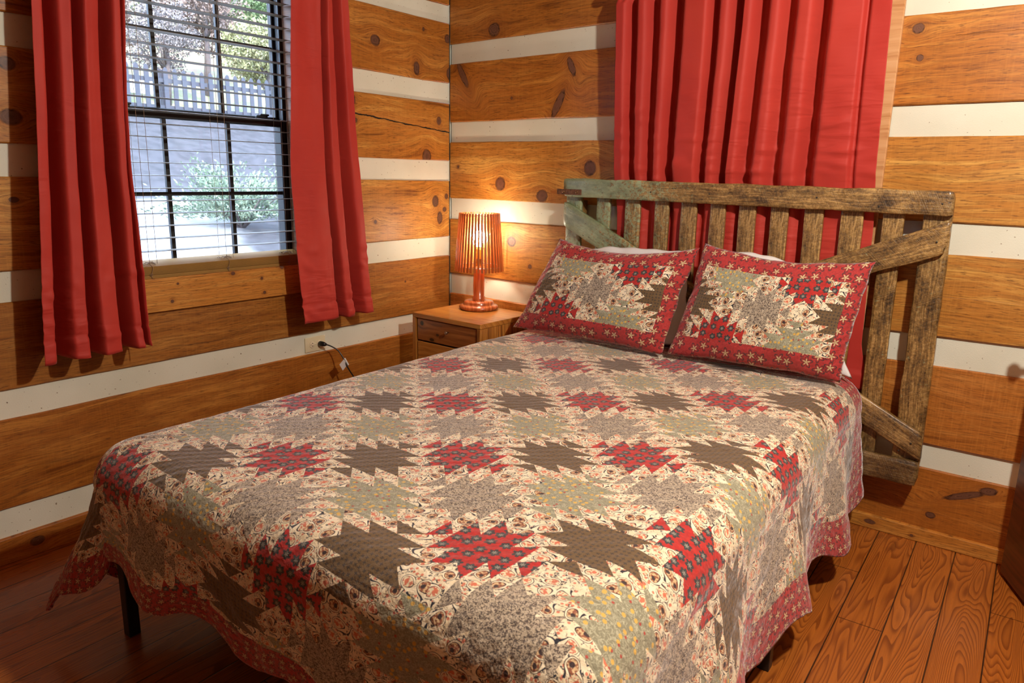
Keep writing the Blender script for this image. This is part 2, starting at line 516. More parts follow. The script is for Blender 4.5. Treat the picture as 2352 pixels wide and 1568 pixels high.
# headboard wall
Rz = [(0.035, 0.2965, 0.035, 0.2965), (0.391, 0.700, 0.394, 0.6965), (0.815, 1.118, 0.803, 1.106), (1.231, 1.530, 1.219, 1.520), (1.634, 1.930, 1.635, 1.946), (2.031, 2.34, 2.06, 2.36), (2.43, 2.66, 2.45, 2.66)]
Rk = [
    dict(knots=[(2.60, 0.225, .075, .014, 24), (2.67, 0.262, .03, .016, 10), (2.50, 0.115, .018, .014)], dirt=0.5, saw=1.6, cracks=[(2.1, 0.135, 3.0, 0.118, 0.0008)], light=(0.52, 0.19, 0.03), mid=(0.40, 0.125, 0.014)),
    dict(dirt=0.15, saw=3.0, light=(0.55, 0.22, 0.045), mid=(0.45, 0.15, 0.022)),
    dict(knots=[(0.437, 1.020, .030, .028), (0.56, 0.90, .012, .012)], dirt=0.6, cracks=[(2.2, 0.962, 3.2, 0.952, 0.0008)], light=(0.64, 0.33, 0.07), mid=(0.48, 0.19, 0.03)),
    dict(knots=[(0.355, 1.315, .034, .036), (0.900, 1.400, .034, .038), (0.625, 1.262, .036, .032), (0.06, 1.40, .008, .008)], dirt=0.35, light=(0.66, 0.34, 0.07), mid=(0.50, 0.20, 0.03)),
    dict(knots=[(0.09, 1.87, .020, .075, 30), (0.775, 1.865, .018, .05, 25), (0.705, 1.70, .022, .075, -28), (2.233, 1.893, .020, .018), (2.25, 1.794, .012, .012), (0.42, 1.74, .008, .008)], dirt=0.5, cracks=[(2.35, 1.862, 2.62, 1.858, 0.0012), (0.2, 1.795, 1.1, 1.80, 0.0008)],
         light=(0.60, 0.25, 0.04), mid=(0.45, 0.15, 0.018)),
    dict(knots=[(0.30, 2.075, .038, .034)], dirt=0.4, light=(0.58, 0.25, 0.045), mid=(0.43, 0.15, 0.02)),
    dict(dirt=0.5),
]
Rm = [log_mat('pine log headboard wall course %d' % (i + 1), 'x', 71.0 + i * 9.1, **k) for i, k in enumerate(Rk)]
wall('wall_right', 'x', Rz, Rm, 0.001, ROOM_X, None)

# walls behind the camera, ceiling and floor
backlog = log_mat('pine log other walls', 'x', 211.0, light=(0.30, 0.11, 0.015), mid=(0.20, 0.065, 0.008))
backlogy = log_mat('pine log other walls side', 'y', 231.0, light=(0.30, 0.11, 0.015), mid=(0.20, 0.065, 0.008))
def simple_wall(name, axis, pos, a, b, m):
    bm = bmesh.new()
    if axis == 'x':
        add_box(bm, (a, pos - 0.13, 0), (b, pos - 0.012, ROOM_Z), mi=0)
    else:
        add_box(bm, (pos + 0.012, a, 0), (pos + 0.13, b, ROOM_Z), mi=0)
    z = 0.03
    while z < ROOM_Z - 0.2:
        z1 = min(z + 0.305, ROOM_Z)
        if axis == 'x':
            add_box(bm, (a, pos - 0.135, z), (b, pos, z1), 0.004, 1, mi=1)
        else:
            add_box(bm, (pos, a, z), (pos + 0.135, b, z1), 0.004, 1, mi=1)
        z += 0.41
    return tag(bm_obj(name, bm, [CHINK, m]), kind='structure')
simple_wall('wall_back', 'x', ROOM_Y, 0.0, ROOM_X, backlog)
simple_wall('wall_side', 'y', ROOM_X, ROOM_Y, 0.0, backlogy)

tag(box('floor', (-0.14, ROOM_Y - 0.14, -0.06), (ROOM_X + 0.14, 0.14, 0.0), FLOORM), kind='structure')
ceilm = board_mat('pine ceiling boards', (0.34, 0.14, 0.03), (0.26, 0.09, 0.016), (0.16, 0.05, 0.008), 5.0)
tag(box('ceiling', (-0.14, ROOM_Y - 0.14, ROOM_Z), (ROOM_X + 0.14, 0.14, ROOM_Z + 0.08), ceilm), kind='structure')

trimwood = board_mat('pine trim', (0.62, 0.27, 0.05), (0.50, 0.19, 0.028), (0.34, 0.10, 0.012), 12.0, knots=[(2.298, 0.0, .018, .010)])
basem = log_mat('pine baseboard', 'x', 300.0, knots=[(2.298, 0.030, .022, .010), (2.45, 0.02, .006, .005)], light=(0.62, 0.27, 0.05), mid=(0.50, 0.185, 0.025), dirt=0.1)
basem2 = log_mat('pine baseboard left', 'y', 310.0, knots=[(-2.186, 0.052, .024, .018)], light=(0.50, 0.19, 0.03), mid=(0.38, 0.12, 0.015), dirt=0.3)
tag(box('baseboard_right', (0.0, -0.018, 0.0), (ROOM_X, 0.02, 0.057), basem, bevel=0.004), kind='structure')
tag(box('baseboard_left', (-0.02, ROOM_Y, 0.0), (0.004, -0.02, 0.095), basem2, bevel=0.004), kind='structure')

# ------------------------------------------------------------------ window 1 (left wall)
win = tag(bpy.data.objects.new('window_1', None), kind='structure')
COL.objects.link(win)
win.location = (0, -1.4, 0.94)
def wpart(o):
    o.parent = win
    o.matrix_parent_inverse = Matrix.Translation(-win.location)
    return o
jambm = log_mat('pine window jamb', 'y', 401.0, light=(0.20, 0.07, 0.015), mid=(0.14, 0.045, 0.008), dirt=0.1)
apronm = log_mat('pine apron board', 'y', 407.0, knots=[(-1.60, 0.920, .005, .005), (-1.628, 0.853, .007, .007), (-1.225, 0.905, .007, .007), (-1.215, 0.842, .008, .007), (-1.36, 0.938, .01, .008), (-1.12, 0.944, .012, .008)],
                 light=(0.66, 0.31, 0.06), mid=(0.58, 0.23, 0.035), dark=(0.42, 0.14, 0.02), dirt=0.0, saw=0.1)
# lining of the opening
bm = bmesh.new()
add_box(bm, (-0.14, -1.835, 0.935), (-0.002, -1.815, 2.19))
add_box(bm, (-0.14, -0.985, 0.935), (-0.002, -0.965, 2.19))
add_box(bm, (-0.14, -1.835, 2.17), (-0.002, -0.965, 2.19))
wpart(bm_obj('window_lining', bm, jambm))
bm = bmesh.new()
add_box(bm, (-0.14, -1.835, 0.915), (0.012, -0.965, 0.937), 0.002, 1)
wpart(bm_obj('window_sill', bm, apronm))
bm = bmesh.new()
add_box(bm, (0.0005, -1.90, 0.818), (0.020, -0.885, 0.947), 0.003, 2)
wpart(bm_obj('apron_board', bm, apronm))
bm = bmesh.new()
add_box(bm, (0.0005, -1.93, 0.947), (0.020, -1.822, 2.30), 0.003, 2)
add_box(bm, (0.0005, -0.978, 0.947), (0.020, -0.87, 2.30), 0.003, 2)
add_box(bm, (0.0005, -1.93, 2.18), (0.0205, -0.87, 2.30), 0.003, 2)
wpart(bm_obj('window_casing', bm, apronm))
# black vinyl frame
bm = bmesh.new()
add_box(bm, (-0.155, -1.815, 0.937), (-0.085, -1.795, 2.17), 0.002, 1)
add_box(bm, (-0.155, -1.003, 0.937), (-0.085, -0.985, 2.17), 0.002, 1)
add_box(bm, (-0.155, -1.815, 2.15), (-0.085, -0.985, 2.17), 0.002, 1)
add_box(bm, (-0.155, -1.815, 0.937), (-0.085, -0.985, 0.955), 0.002, 1)
wpart(bm_obj('window_frame', bm, BLACKVINYL))
def sash(name, x, z0, z1, ym, zm):
    bm = bmesh.new()
    y0, y1 = -1.797, -1.001
    w = 0.030
    add_box(bm, (x - 0.014, y0, z0), (x + 0.014, y0 + w, z1), 0.003, 1)
    add_box(bm, (x - 0.014, y1 - w * 0.55, z0), (x + 0.014, y1, z1), 0.003, 1)
    add_box(bm, (x - 0.014, y0, z0), (x + 0.014, y1, z0 + w), 0.003, 1)
    add_box(bm, (x - 0.014, y0, z1 - w), (x + 0.014, y1, z1), 0.003, 1)
    for y in ym: add_box(bm, (x - 0.007, y - 0.008, z0 + w), (x + 0.007, y + 0.008, z1 - w))
    for z in zm: add_box(bm, (x - 0.0065, y0 + w, z - 0.0075), (x + 0.0065, y1 - w * 0.5, z + 0.0075))
    o = wpart(bm_obj(name, bm, BLACKVINYL))
    return o
s1 = sash('lower_sash', -0.100, 0.956, 1.578, (-1.543, -1.268), (1.262,))
s2 = sash('upper_sash', -0.132, 1.560, 2.150, (-1.543, -1.268), (1.876,))
bm = bmesh.new()
for y in (-1.70, -1.11):
    add_box(bm, (-0.098, y - 0.028, 1.579), (-0.080, y + 0.028, 1.592), 0.003, 1)
    add_box(bm, (-0.086, y - 0.012, 1.590), (-0.074, y + 0.030, 1.598), 0.002, 1)
wpart(bm_obj('sash_lock', bm, BLACKVINYL))
def make_glass():
    g = N('window glass')
    tr = g.node('ShaderNodeBsdfTransparent', {0: (0.94, 0.96, 0.97, 1)})
    gl = g.node('ShaderNodeBsdfGlossy', {'Color': (1, 1, 1, 1), 'Roughness': 0.02})
    fr = g.node('ShaderNodeFresnel', {'IOR': 1.45})
    mx = g.node('ShaderNodeMixShader', {0: fr.outputs[0]})
    g.t.links.new(tr.outputs[0], mx.inputs[1]); g.t.links.new(gl.outputs[0], mx.inputs[2])
    g.t.links.new(mx.outputs[0], g.out.inputs[0])
    return g.m
GLASS = make_glass()
def make_screen():
    g = N('insect screen mesh')
    tr = g.node('ShaderNodeBsdfTransparent', {0: (1, 1, 1, 1)})
    df = g.node('ShaderNodeBsdfDiffuse', {0: (0.08, 0.08, 0.09, 1)})
    mx = g.node('ShaderNodeMixShader', {0: 0.22})
    g.t.links.new(tr.outputs[0], mx.inputs[1]); g.t.links.new(df.outputs[0], mx.inputs[2])
    g.t.links.new(mx.outputs[0], g.out.inputs[0])
    return g.m
wpart(mesh_obj('pane', [(-0.1, -1.77, 0.98), (-0.1, -1.015, 0.98), (-0.1, -1.015, 1.555), (-0.1, -1.77, 1.555)], [(0, 1, 2, 3)], GLASS))
wpart(mesh_obj('pane', [(-0.132, -1.77, 1.58), (-0.132, -1.015, 1.58), (-0.132, -1.015, 2.125), (-0.132, -1.77, 2.125)], [(0, 1, 2, 3)], GLASS))
wpart(mesh_obj('insect_screen', [(-0.150, -1.795, 0.95), (-0.150, -1.003, 0.95), (-0.150, -1.003, 1.57), (-0.150, -1.795, 1.57)], [(0, 1, 2, 3)], make_screen()))

# ------------------------------------------------------------------ venetian blind
slatm = plain('cream blind slats', (0.16, 0.125, 0.075), 0.55, var=0.04, scale=12)
stackm = plain('tan stacked slats', (0.32, 0.175, 0.036), 0.7, var=0.08, scale=12)
cordm = plain('blind cord', (0.30, 0.20, 0.12), 0.7)
blind = thing('venetian_blind', 'cream horizontal slat blind hanging in the left window, spare slats stacked on the sill', 'window blind', (-0.047, -1.4, 0.94))
def rel(o, root):
    o.parent = root
    o.matrix_parent_inverse = Matrix.Translation(-Vector(root.location))
    return o
BY0, BY1 = -1.808, -0.993
bm = bmesh.new()
def slat(bm, z, tilt=0.0, x0=-0.072, x1=-0.022, curve=0.0022, th=0.0016):
    ring0 = []
    for yy in (BY0, BY1):
        r = []
        for k in range(5):
            t = k / 4
            x = x0 + (x1 - x0) * t
            zz = z + curve * (1 - (2 * t - 1) ** 2) + tilt * (0.5 - t)
            r.append((x, zz))
        ring0.append([bm.verts.new((x, yy, zz + th)) for x, zz in r] + [bm.verts.new((x, yy, zz)) for x, zz in reversed(r)])
    a, b = ring0
    for k in range(10):
        bm.faces.new((a[k], a[(k + 1) % 10], b[(k + 1) % 10], b[k]))
    bm.faces.new(a); bm.faces.new(list(reversed(b)))
z = 1.045
while z < 2.12:
    slat(bm, z)
    z += 0.0478
bmesh.ops.recalc_face_normals(bm, faces=bm.faces)
rel(bm_obj('slat_panel', bm, slatm), blind)
bm = bmesh.new()
for i in range(14):
    slat(bm, 0.9575 + i * 0.0031, tilt=0.0005 + i * 0.0015, th=0.0016, curve=0.001, x0=-0.072 + 0.0006 * (i % 2), x1=-0.022 - 0.0008 * (i % 2))
bmesh.ops.recalc_face_normals(bm, faces=bm.faces)
rel(bm_obj('stacked_slats', bm, stackm), blind)
bm = bmesh.new()
add_box(bm, (-0.073, BY0, 0.9385), (-0.021, BY1, 0.956), 0.003, 2)
rel(bm_obj('bottom_rail', bm, stackm), blind)
bm = bmesh.new()
add_box(bm, (-0.075, BY0, 2.125), (-0.018, BY1, 2.168), 0.002, 1)
rel(bm_obj('head_rail', bm, slatm), blind)
for y in (-1.685, -1.36, -1.06):
    bm = bmesh.new()
    for x, dy in ((-0.0195, 0.0), (-0.0745, 0.0), (-0.0195, 0.03)):
        tube(bm, [(x, y + dy, 2.14), (x, y + dy, 1.0)], 0.0008, 5)
    # slack loops lying on the stack
    pts = []
    for k in range(26):
        a = k * 0.9
        pts.append((-0.040 + 0.012 * math.sin(a * 1.3 + y), y + 0.03 * math.sin(a * 0.7) , 0.999 + 0.004 * math.sin(a * 2.1) + 0.006 * (k % 3 == 0)))
    tube(bm, pts, 0.0008, 5)
    tube(bm, smoothcurve([(-0.02, y + 0.0, 1.000), (-0.0185, y + 0.012, 0.985), (-0.0185, y + 0.004, 0.958), (-0.0185, y + 0.007, 0.944)], 5), 0.0010, 5)
    tube(bm, [(-0.0182 , y + 0.004 + 0.006 * math.cos(k), 0.957 + 0.005 * math.sin(k)) for k in range(9)], 0.0009, 5)
    rel(bm_obj('ladder_cord', bm, cordm), blind)

# ------------------------------------------------------------------ window 2 (behind the red curtains on the headboard wall)
win2 = tag(bpy.data.objects.new('window_2', None), kind='structure')
COL.objects.link(win2)
win2.location = (1.64, 0, 1.5)
casem = board_mat('pale pine casing', (0.66, 0.38, 0.19), (0.60, 0.32, 0.14), (0.46, 0.21, 0.08), 31.0, coat=0.05)
bm = bmesh.new()
add_box(bm, (2.085, -0.020, 0.80), (2.184, -0.0005, 2.28), 0.003, 1)
add_box(bm, (1.085, -0.020, 0.80), (1.184, -0.0005, 2.28), 0.003, 1)
add_box(bm, (1.085, -0.021, 2.18), (2.184, -0.0005, 2.28), 0.003, 1)
add_box(bm, (1.085, -0.021, 0.80), (2.184, -0.0005, 0.90), 0.003, 1)
o = bm_obj('window_casing', bm, casem); rel(o, win2)
bm = bmesh.new()
add_box(bm, (1.184, -0.010, 0.90), (1.22, -0.0005, 2.18)); add_box(bm, (2.05, -0.010, 0.90), (2.085, -0.0005, 2.18))
add_box(bm, (1.184, -0.011, 1.52), (2.085, -0.0005, 1.56))
rel(bm_obj('window_sash', bm, BLACKVINYL), win2)
rel(mesh_obj('pane', [(1.2, -0.003, 0.9), (2.07, -0.003, 0.9), (2.07, -0.003, 2.18), (1.2, -0.003, 2.18)], [(0, 1, 2, 3)], plain('dark window pane', (0.02, 0.025, 0.03), 0.05)), win2)

# ------------------------------------------------------------------ curtains
def curtain(name, label, axis, edge_l, edge_r, ztop, zbot, valleys, base_d, amp, seed, n=190, m=150, pinch=None, group=None, hem=0.075, rodz=None, crease=0.85):
    """edge_l/edge_r: functions of z giving the panel's edges along the wall. depth measured out of the wall."""
    verts, faces = [], []
    for j in range(m + 1):
        tz = j / m
        z = ztop + (zbot - ztop) * tz
        a, b = edge_l(z), edge_r(z)
        for i in range(n + 1):
            s = i / n
            d = 1.0
            sh = 0.0
            for (v, w, dep) in valleys:
                vv = v + 0.012 * nz(v * 9, z * 1.2, seed)
                q = (s - vv) / w
                e = math.exp(-abs(q) ** 3.4)
                d -= dep * e
                sh += 0.55 * w * q * math.exp(-q * q) * dep * 0.4
            d += 0.10 * nz(s * 5.0, z * 1.1, seed + 4)
            fold = base_d(z) + amp(z) * (d - 0.5)
            fold += 0.003 * nz(s * 6, z * 13, seed + 8)
            cb_ = max(0.0, 1 - abs(z - crease) / 0.32)
            fold += 0.014 * cb_ * (nz(s * 4.5, z * 24, seed + 18) ** 2 * 2 - 0.2)
            u = a + (b - a) * min(1.02, max(-0.02, s - sh))
            u += 0.004 * nz(z * 3.0, s * 2, seed + 12)
            zz = z - 0.006 * nz(s * 7, seed) * tz
            # stitched hem and rod pocket: a hair thicker with a seam line
            if z < zbot + hem:
                fold += 0.0035
            if abs(z - (zbot + hem)) < 0.007:
                fold -= 0.0045
            if rodz is not None:
                if z > rodz - 0.03: # gathered on the rod
                    k = min(1.0, (z - (rodz - 0.03)) / 0.03)
                    ruf = 0.010 * math.sin(s * 70 + 3 * nz(s * 9, seed)) * k
                    fold = fold * (1 - 0.55 * k) + 0.55 * k * (base_d(z)) + ruf
            fold = max(fold, 0.004)
            verts.append((fold, u, zz) if axis == 'y' else (u, -fold, zz))
    for j in range(m):
        for i in range(n):
            p = j * (n + 1) + i
            faces.append((p, p + 1, p + n + 2, p + n + 1))
    o = mesh_obj(name, verts, faces, SATIN, smooth=True)
    md = o.modifiers.new('thick', 'SOLIDIFY'); md.thickness = 0.0025; md.offset = 0
    return tag(o, label, 'curtain', group)

def lin(pts):
    xs = [p[0] for p in pts]; ys = [p[1] for p in pts]
    return lambda z: float(np.interp(z, xs, ys))

curtain('window_curtain', 'red satin curtain panel on the far left, left of the blind', 'y',
        lin([(0.70, -2.150), (0.9, -2.137), (1.9, -2.045), (2.33, -2.015)]), lin([(0.70, -1.785), (1.0, -1.795), (1.35, -1.797), (1.9, -1.765), (2.33, -1.74)]),
        2.33, 0.722, [(0.19, .06, 1.0), (0.46, .05, 0.95), (0.77, .055, 1.0), (0.96, .03, 0.7)], lambda z: 0.090, lin([(0.7, 0.15), (1.4, 0.13), (2.33, 0.09)]), 1.3)
curtain('window_curtain', 'bright red satin curtain panel between the blind and the room corner', 'y',
        lin([(0.70, -1.115), (1.35, -1.145), (2.05, -1.10), (2.33, -1.09)]), lin([(0.70, -0.715), (1.0, -0.745), (1.5, -0.785), (2.05, -0.805), (2.33, -0.83)]),
        2.33, 0.705, [(0.55, .045, 0.95), (0.80, .06, 0.8)], lambda z: 0.090, lin([(0.7, 0.13), (2.33, 0.10)]), 7.9)

dep3 = lin([(0.55, 0.037), (1.20, 0.037), (1.40, 0.062), (2.1, 0.080), (2.3, 0.080)])
amp3 = lin([(0.55, 0.024), (1.20, 0.026), (1.40, 0.070), (2.1, 0.080), (2.3, 0.06)])
curtain('window_curtain', 'red satin curtain panel over the headboard, left of the two hanging there', 'x',
        lin([(0.6, 1.10), (1.35, 1.085), (2.1, 1.072), (2.3, 1.07)]), lin([(0.6, 1.60), (1.35, 1.60), (1.9, 1.63), (2.3, 1.64)]),
        2.16, 0.56, [(0.13, .045, 0.8), (0.31, .05, 0.75), (0.49, .055, 1.0), (0.79, .04, 0.9), (0.97, .06, 1.0)], dep3, amp3, 13.0, rodz=2.115, crease=1.46)
curtain('window_curtain', 'red satin curtain panel over the headboard, right of the two, beside the pale casing', 'x',
        lin([(0.6, 1.605), (1.35, 1.605), (1.9, 1.635), (2.3, 1.645)]), lin([(0.55, 2.235), (0.75, 2.19), (1.35, 2.175), (2.1, 2.16), (2.3, 2.16)]),
        2.16, 0.57, [(0.12, .055, 0.95), (0.32, .055, 0.85), (0.55, .055, 1.0), (0.85, .02, 0.25)], dep3, amp3, 21.0, rodz=2.115, crease=1.46)

def rod(name, label, pts, fin):
    t = thing(name, label, 'curtain rod', pts[0])
    bm = bmesh.new(); tube(bm, pts, 0.008, 12); rel(bm_obj('rod', bm, BRASS), t)
    for f in fin:
        bm = bmesh.new()
        bmesh.ops.create_uvsphere(bm, u_segments=16, v_segments=10, radius=0.018, matrix=Matrix.Translation(f))
        rel(bm_obj('finial', bm, BRASS, smooth=True), t)
    for k in (0.06, 0.94):
        bm = bmesh.new()
        p = Vector(pts[0]).lerp(Vector(pts[-1]), k)
        if abs(pts[0][0] - pts[-1][0]) < 0.01:
            add_box(bm, (0.0, p.y - 0.006, p.z - 0.03), (p.x, p.y + 0.006, p.z - 0.007))
        else:
            add_box(bm, (p.x - 0.006, p.y, p.z - 0.03), (p.x + 0.006, 0.0, p.z - 0.007))
        rel(bm_obj('bracket', bm, BRASS), t)
rod('curtain_rod', 'brass curtain rod above the headboard curtains', [(1.03, -0.085, 2.135), (2.22, -0.085, 2.135)], [(1.02, -0.085, 2.135), (2.23, -0.085, 2.135)])
rod('curtain_rod', 'brass curtain rod above the left window', [(0.085, -2.06, 2.325), (0.085, -0.78, 2.325)], [(0.085, -2.07, 2.325), (0.085, -0.77, 2.325)])

# ------------------------------------------------------------------ headboard: an old slatted gate
def make_weathered(name, seed, dk=0.0):
    g = N(name)
    x, y, z = g.sep(g.coords())
    w = g.add(z, g.mul(y, 0.9))
    wob = g.noise(g.xyz(g.mul(x, 5), g.mul(w, 9), seed), 1.0, 3)
    v = g.add(w, g.mul(g.sub(wob, 0.5), 0.035))
    gr = g.noise(g.xyz(g.mul(x, 7), g.mul(v, 150), seed), 1.0, 5, 0.65, 0.4)
    bl = g.noise(g.xyz(g.mul(x, 9), g.mul(w, 16), seed + 3), 1.0, 4, 0.6)
    obj = g.node('ShaderNodeObjectInfo').outputs['Random']
    mot = g.noise(g.xyz(g.mul(x, 85), g.mul(w, 100), seed + 31), 1.0, 4, 0.7)
    f = g.add(g.add(g.mul(gr, 0.42), g.mul(bl, 0.55)), g.mul(mot, 0.33))
    col = g.ramp(f, [(0.50, (0.020, 0.010, 0.003)), (0.575, (0.10, 0.050, 0.014)), (0.66, (0.25, 0.135, 0.038)), (0.77, (0.55, 0.33, 0.11))])
    sawn = g.noise(g.xyz(g.mul(g.add(x, g.mul(w, 0.5)), 230), g.mul(w, 8), seed), 1.0, 2)
    col = g.mix(g.rng(sawn, 0.5, 0.7, 0, 0.16), col, (0.45, 0.30, 0.12))
    p = g.node('ShaderNodeAttribute', attribute_name='paint').outputs['Fac']
    pn = g.noise(g.xyz(g.mul(x, 55), g.mul(w, 60), seed + 8), 1.0, 5, 0.75, 0.6)
    pf = g.rng(g.add(pn, g.mul(p, 0.34)), 0.62, 0.72)
    gcol = g.mix(g.rng(bl, 0.35, 0.65), (0.13, 0.19, 0.10), (0.42, 0.56, 0.34))
    col = g.mix(g.mul(pf, 0.85), col, gcol)
    ov = g.mul(p, 0.30)
    col = g.mix(ov, col, (0.17, 0.20, 0.10))
    dkf = g.node('ShaderNodeAttribute', attribute_name='darken').outputs['Fac']
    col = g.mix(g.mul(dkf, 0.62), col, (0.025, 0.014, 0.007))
    pit = g.noise(g.xyz(g.mul(x, 60), g.mul(w, 90), seed + 15), 1.0, 3)
    col = g.mix(g.rng(pit, 0.68, 0.74, 0, 0.8), col, (0.02, 0.012, 0.006))
    h = g.add(g.mul(gr, 0.6), g.add(g.mul(pn, g.add(0.25, g.mul(p, 0.6))), g.mul(sawn, 0.3)))
    return g.fin(col, 0.38, g.bump(g.add(h, g.mul(mot, 0.5)), 0.9, 0.005), Coat_Weight=0.5, Coat_Roughness=0.2)
OLD = make_weathered('weathered varnished gate wood', 4.0)

gate = thing('headboard', 'headboard made from an old weathered slatted gate with diagonal braces, behind the bed', 'headboard', (1.63, -0.08, 0.25))
def plank(name, poly, y0, y1, paint, darken, parent, seed, worn=0.0035, extra=0.0):
    """poly: outline corners (x,z) in order bottom-left, bottom-right, top-right, top-left; grain along first edge"""
    P = [Vector((p[0], p[1])) for p in poly]
    d = ((P[1] - P[0]) + (P[2] - P[3])).normalized()
    ang = math.atan2(d.y, d.x)
    c = sum(P, Vector((0, 0))) / 4
    ca, sa = math.cos(-ang), math.sin(-ang)
    loc = [Vector(((p - c).x * ca - (p - c).y * sa, (p - c).x * sa + (p - c).y * ca)) for p in P]
    L = max((P[1] - P[0]).length, (P[2] - P[3]).length)
    n = max(4, int(L / 0.018))
    me_v, me_f = [], []
    cols = 7
    ym = (y0 + y1) / 2; ht = (y1 - y0) / 2
    e = 0.004
    for i in range(n + 1):
        t = i / n
        b = loc[0].lerp(loc[1], t); tp = loc[3].lerp(loc[2], t)
        wb = worn * nz(b.x * 9, seed, 1) + worn * 0.5 * nz(b.x * 40, seed, 5)
        wt = worn * nz(b.x * 8, seed, 9) + worn * 0.5 * nz(b.x * 37, seed, 13)
        endr = 0.0
        if i == 0 or i == n: endr = 0.004
        ring = []
        for k, (fy, fz) in enumerate([(-1, e), (-1, .25), (-1, .5), (-1, .75), (-1, -e), (-1 + .25, 0), (1 - .25, 0), (1, -e), (1, e), (1 - .25, 0.0), (-1 + .25, 0.0)]):
            if k in (0, 8): q = b + Vector((0, e + wb + endr))
            elif k in (9, 10): q = b + Vector((0, wb + endr))
            elif k in (4, 7): q = tp - Vector((0, e + wt + endr))
            elif k in (5, 6): q = tp - Vector((0, wt + endr))
            else: q = b.lerp(tp, fz)
            yy = ht * fy
            if k <= 4: yy += 0.0012 * nz(q.x * 25, q.y * 50, seed) + 0.0008 * nz(q.x * 70, q.y * 90, seed)
            xx = q.x + (0.003 if i == 0 and k in (0, 4, 5, 6, 7, 8, 9, 10) else 0) - (0.003 if i == n and k in (0, 4, 5, 6, 7, 8, 9, 10) else 0)
            me_v.append((xx, yy, q.y))
    K = 11
    for i in range(n):
        for k in range(K):
            k2 = (k + 1) % K
            me_f.append((i * K + k, (i + 1) * K + k, (i + 1) * K + k2, i * K + k2))
    me_f.append(tuple(range(K))); me_f.append(tuple(reversed(range(n * K, n * K + K))))
    o = mesh_obj(name, me_v, me_f, OLD, smooth=True)
    o.location = (c.x - gate.location.x, ym - gate.location.y, c.y - gate.location.z)
    o.rotation_euler = (0, -ang, 0)
    a = o.data.attributes.new('paint', 'FLOAT', 'POINT'); b_ = o.data.attributes.new('darken', 'FLOAT', 'POINT')
    cb, sb = math.cos(ang), math.sin(ang)
    for i, v in enumerate(me_v):
        wx = c.x + v[0] * cb - v[2] * sb; wz = c.y + v[0] * sb + v[2] * cb
        a.data[i].value = max(0.0, min(1.0, paint(wx, wz)))
        b_.data[i].value = max(0.0, min(1.0, darken(wx, wz)))
    o.parent = parent
    bm = bmesh.new(); bm.from_mesh(o.data); bmesh.ops.recalc_face_normals(bm, faces=bm.faces); bm.to_mesh(o.data); bm.free()
    return o
pt = lambda x, z: (1.55 - x) / 0.62 * (0.5 + 0.5 * min(1, max(0, (z - 0.8) / 0.4)))
st_ = lambda x, z: max((0.62 - z) / 0.35, (x - 2.25) / 0.35 * 0.6)  # darker towards the bottom and towards the right end
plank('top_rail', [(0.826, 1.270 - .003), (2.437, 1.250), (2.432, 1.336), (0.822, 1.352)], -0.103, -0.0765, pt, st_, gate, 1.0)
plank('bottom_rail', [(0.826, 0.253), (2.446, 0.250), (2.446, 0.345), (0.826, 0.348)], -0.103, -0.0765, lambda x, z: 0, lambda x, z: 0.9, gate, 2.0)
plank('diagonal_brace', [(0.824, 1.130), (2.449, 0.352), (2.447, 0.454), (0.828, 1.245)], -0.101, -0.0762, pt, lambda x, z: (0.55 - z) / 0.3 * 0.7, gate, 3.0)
plank('diagonal_brace', [(1.70, 0.835), (2.428, 1.118), (2.437, 1.236), (1.70, 0.935)], -0.101, -0.0762, lambda x, z: 0, lambda x, z: 0, gate, 4.0)
sl = [(.822, .905), (.990, 1.060), (1.140, 1.215), (1.289, 1.355), (1.413, 1.485), (1.546, 1.612), (1.670, 1.740), (1.801, 1.870), (1.932, 2.003), (2.066, 2.145), (2.212, 2.283)]
for i, (a, b) in enumerate(sl):
    j = 0.004 * nz(i * 3.3, 2.0)
    plank('slat', [(b + j + .006, 0.262), (b, 1.335), (a, 1.335), (a + j + .006, 0.262)], -0.0755, -0.056, (lambda x, z: pt(x, z) * 0.75), st_, gate, 10.0 + i, 0.002)
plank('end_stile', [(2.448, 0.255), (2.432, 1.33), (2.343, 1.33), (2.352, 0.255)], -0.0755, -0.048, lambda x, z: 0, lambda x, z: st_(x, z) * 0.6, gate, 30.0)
# iron latch and its bolts
lt = box('latch_plate', (0.787, -0.1075, 1.276), (0.925, -0.1035, 1.302), RUST, None, 0.0015, 1); rel(lt, gate)
for bx in (0.826, 0.900):
    bm = bmesh.new()
    bmesh.ops.create_uvsphere(bm, u_segments=14, v_segments=8, radius=0.0075, matrix=Matrix.Translation((bx, -0.108, 1.289)))
    b = bm_obj('bolt', bm, RUST, None, True); b.parent = lt; b.matrix_parent_inverse = lt.matrix_basis.inverted() @ Matrix.Translation(-gate.location) if False else Matrix.Identity(4)
for (nx, nz_) in ((2.40, 1.292), (1.98, 1.30), (1.55, 1.30), (2.20, 1.275), (1.28, 1.30), (2.40, 1.16), (2.10, 1.03), (2.412, 0.415), (2.375, 0.378)):
    bm = bmesh.new()
    bmesh.ops.create_uvsphere(bm, u_segments=10, v_segments=6, radius=0.0035, matrix=Matrix.Translation((nx, -0.1035, nz_)) @ Matrix.Diagonal((1, .5, 1, 1)))
    rel(bm_obj('nail_head', bm, DARKSLOT, None, True), gate)
# spacer cleats that hold it on the wall
for cx_, cz_ in ((0.865, 1.20), (2.39, 1.17), (0.865, 0.45), (2.39, 0.55)):
    rel(box('wall_cleat', (cx_ - .03, -0.0545 if cx_ < 1 else -0.047, cz_ - .05), (cx_ + .03, 0.001, cz_ + .05), OLD), gate)

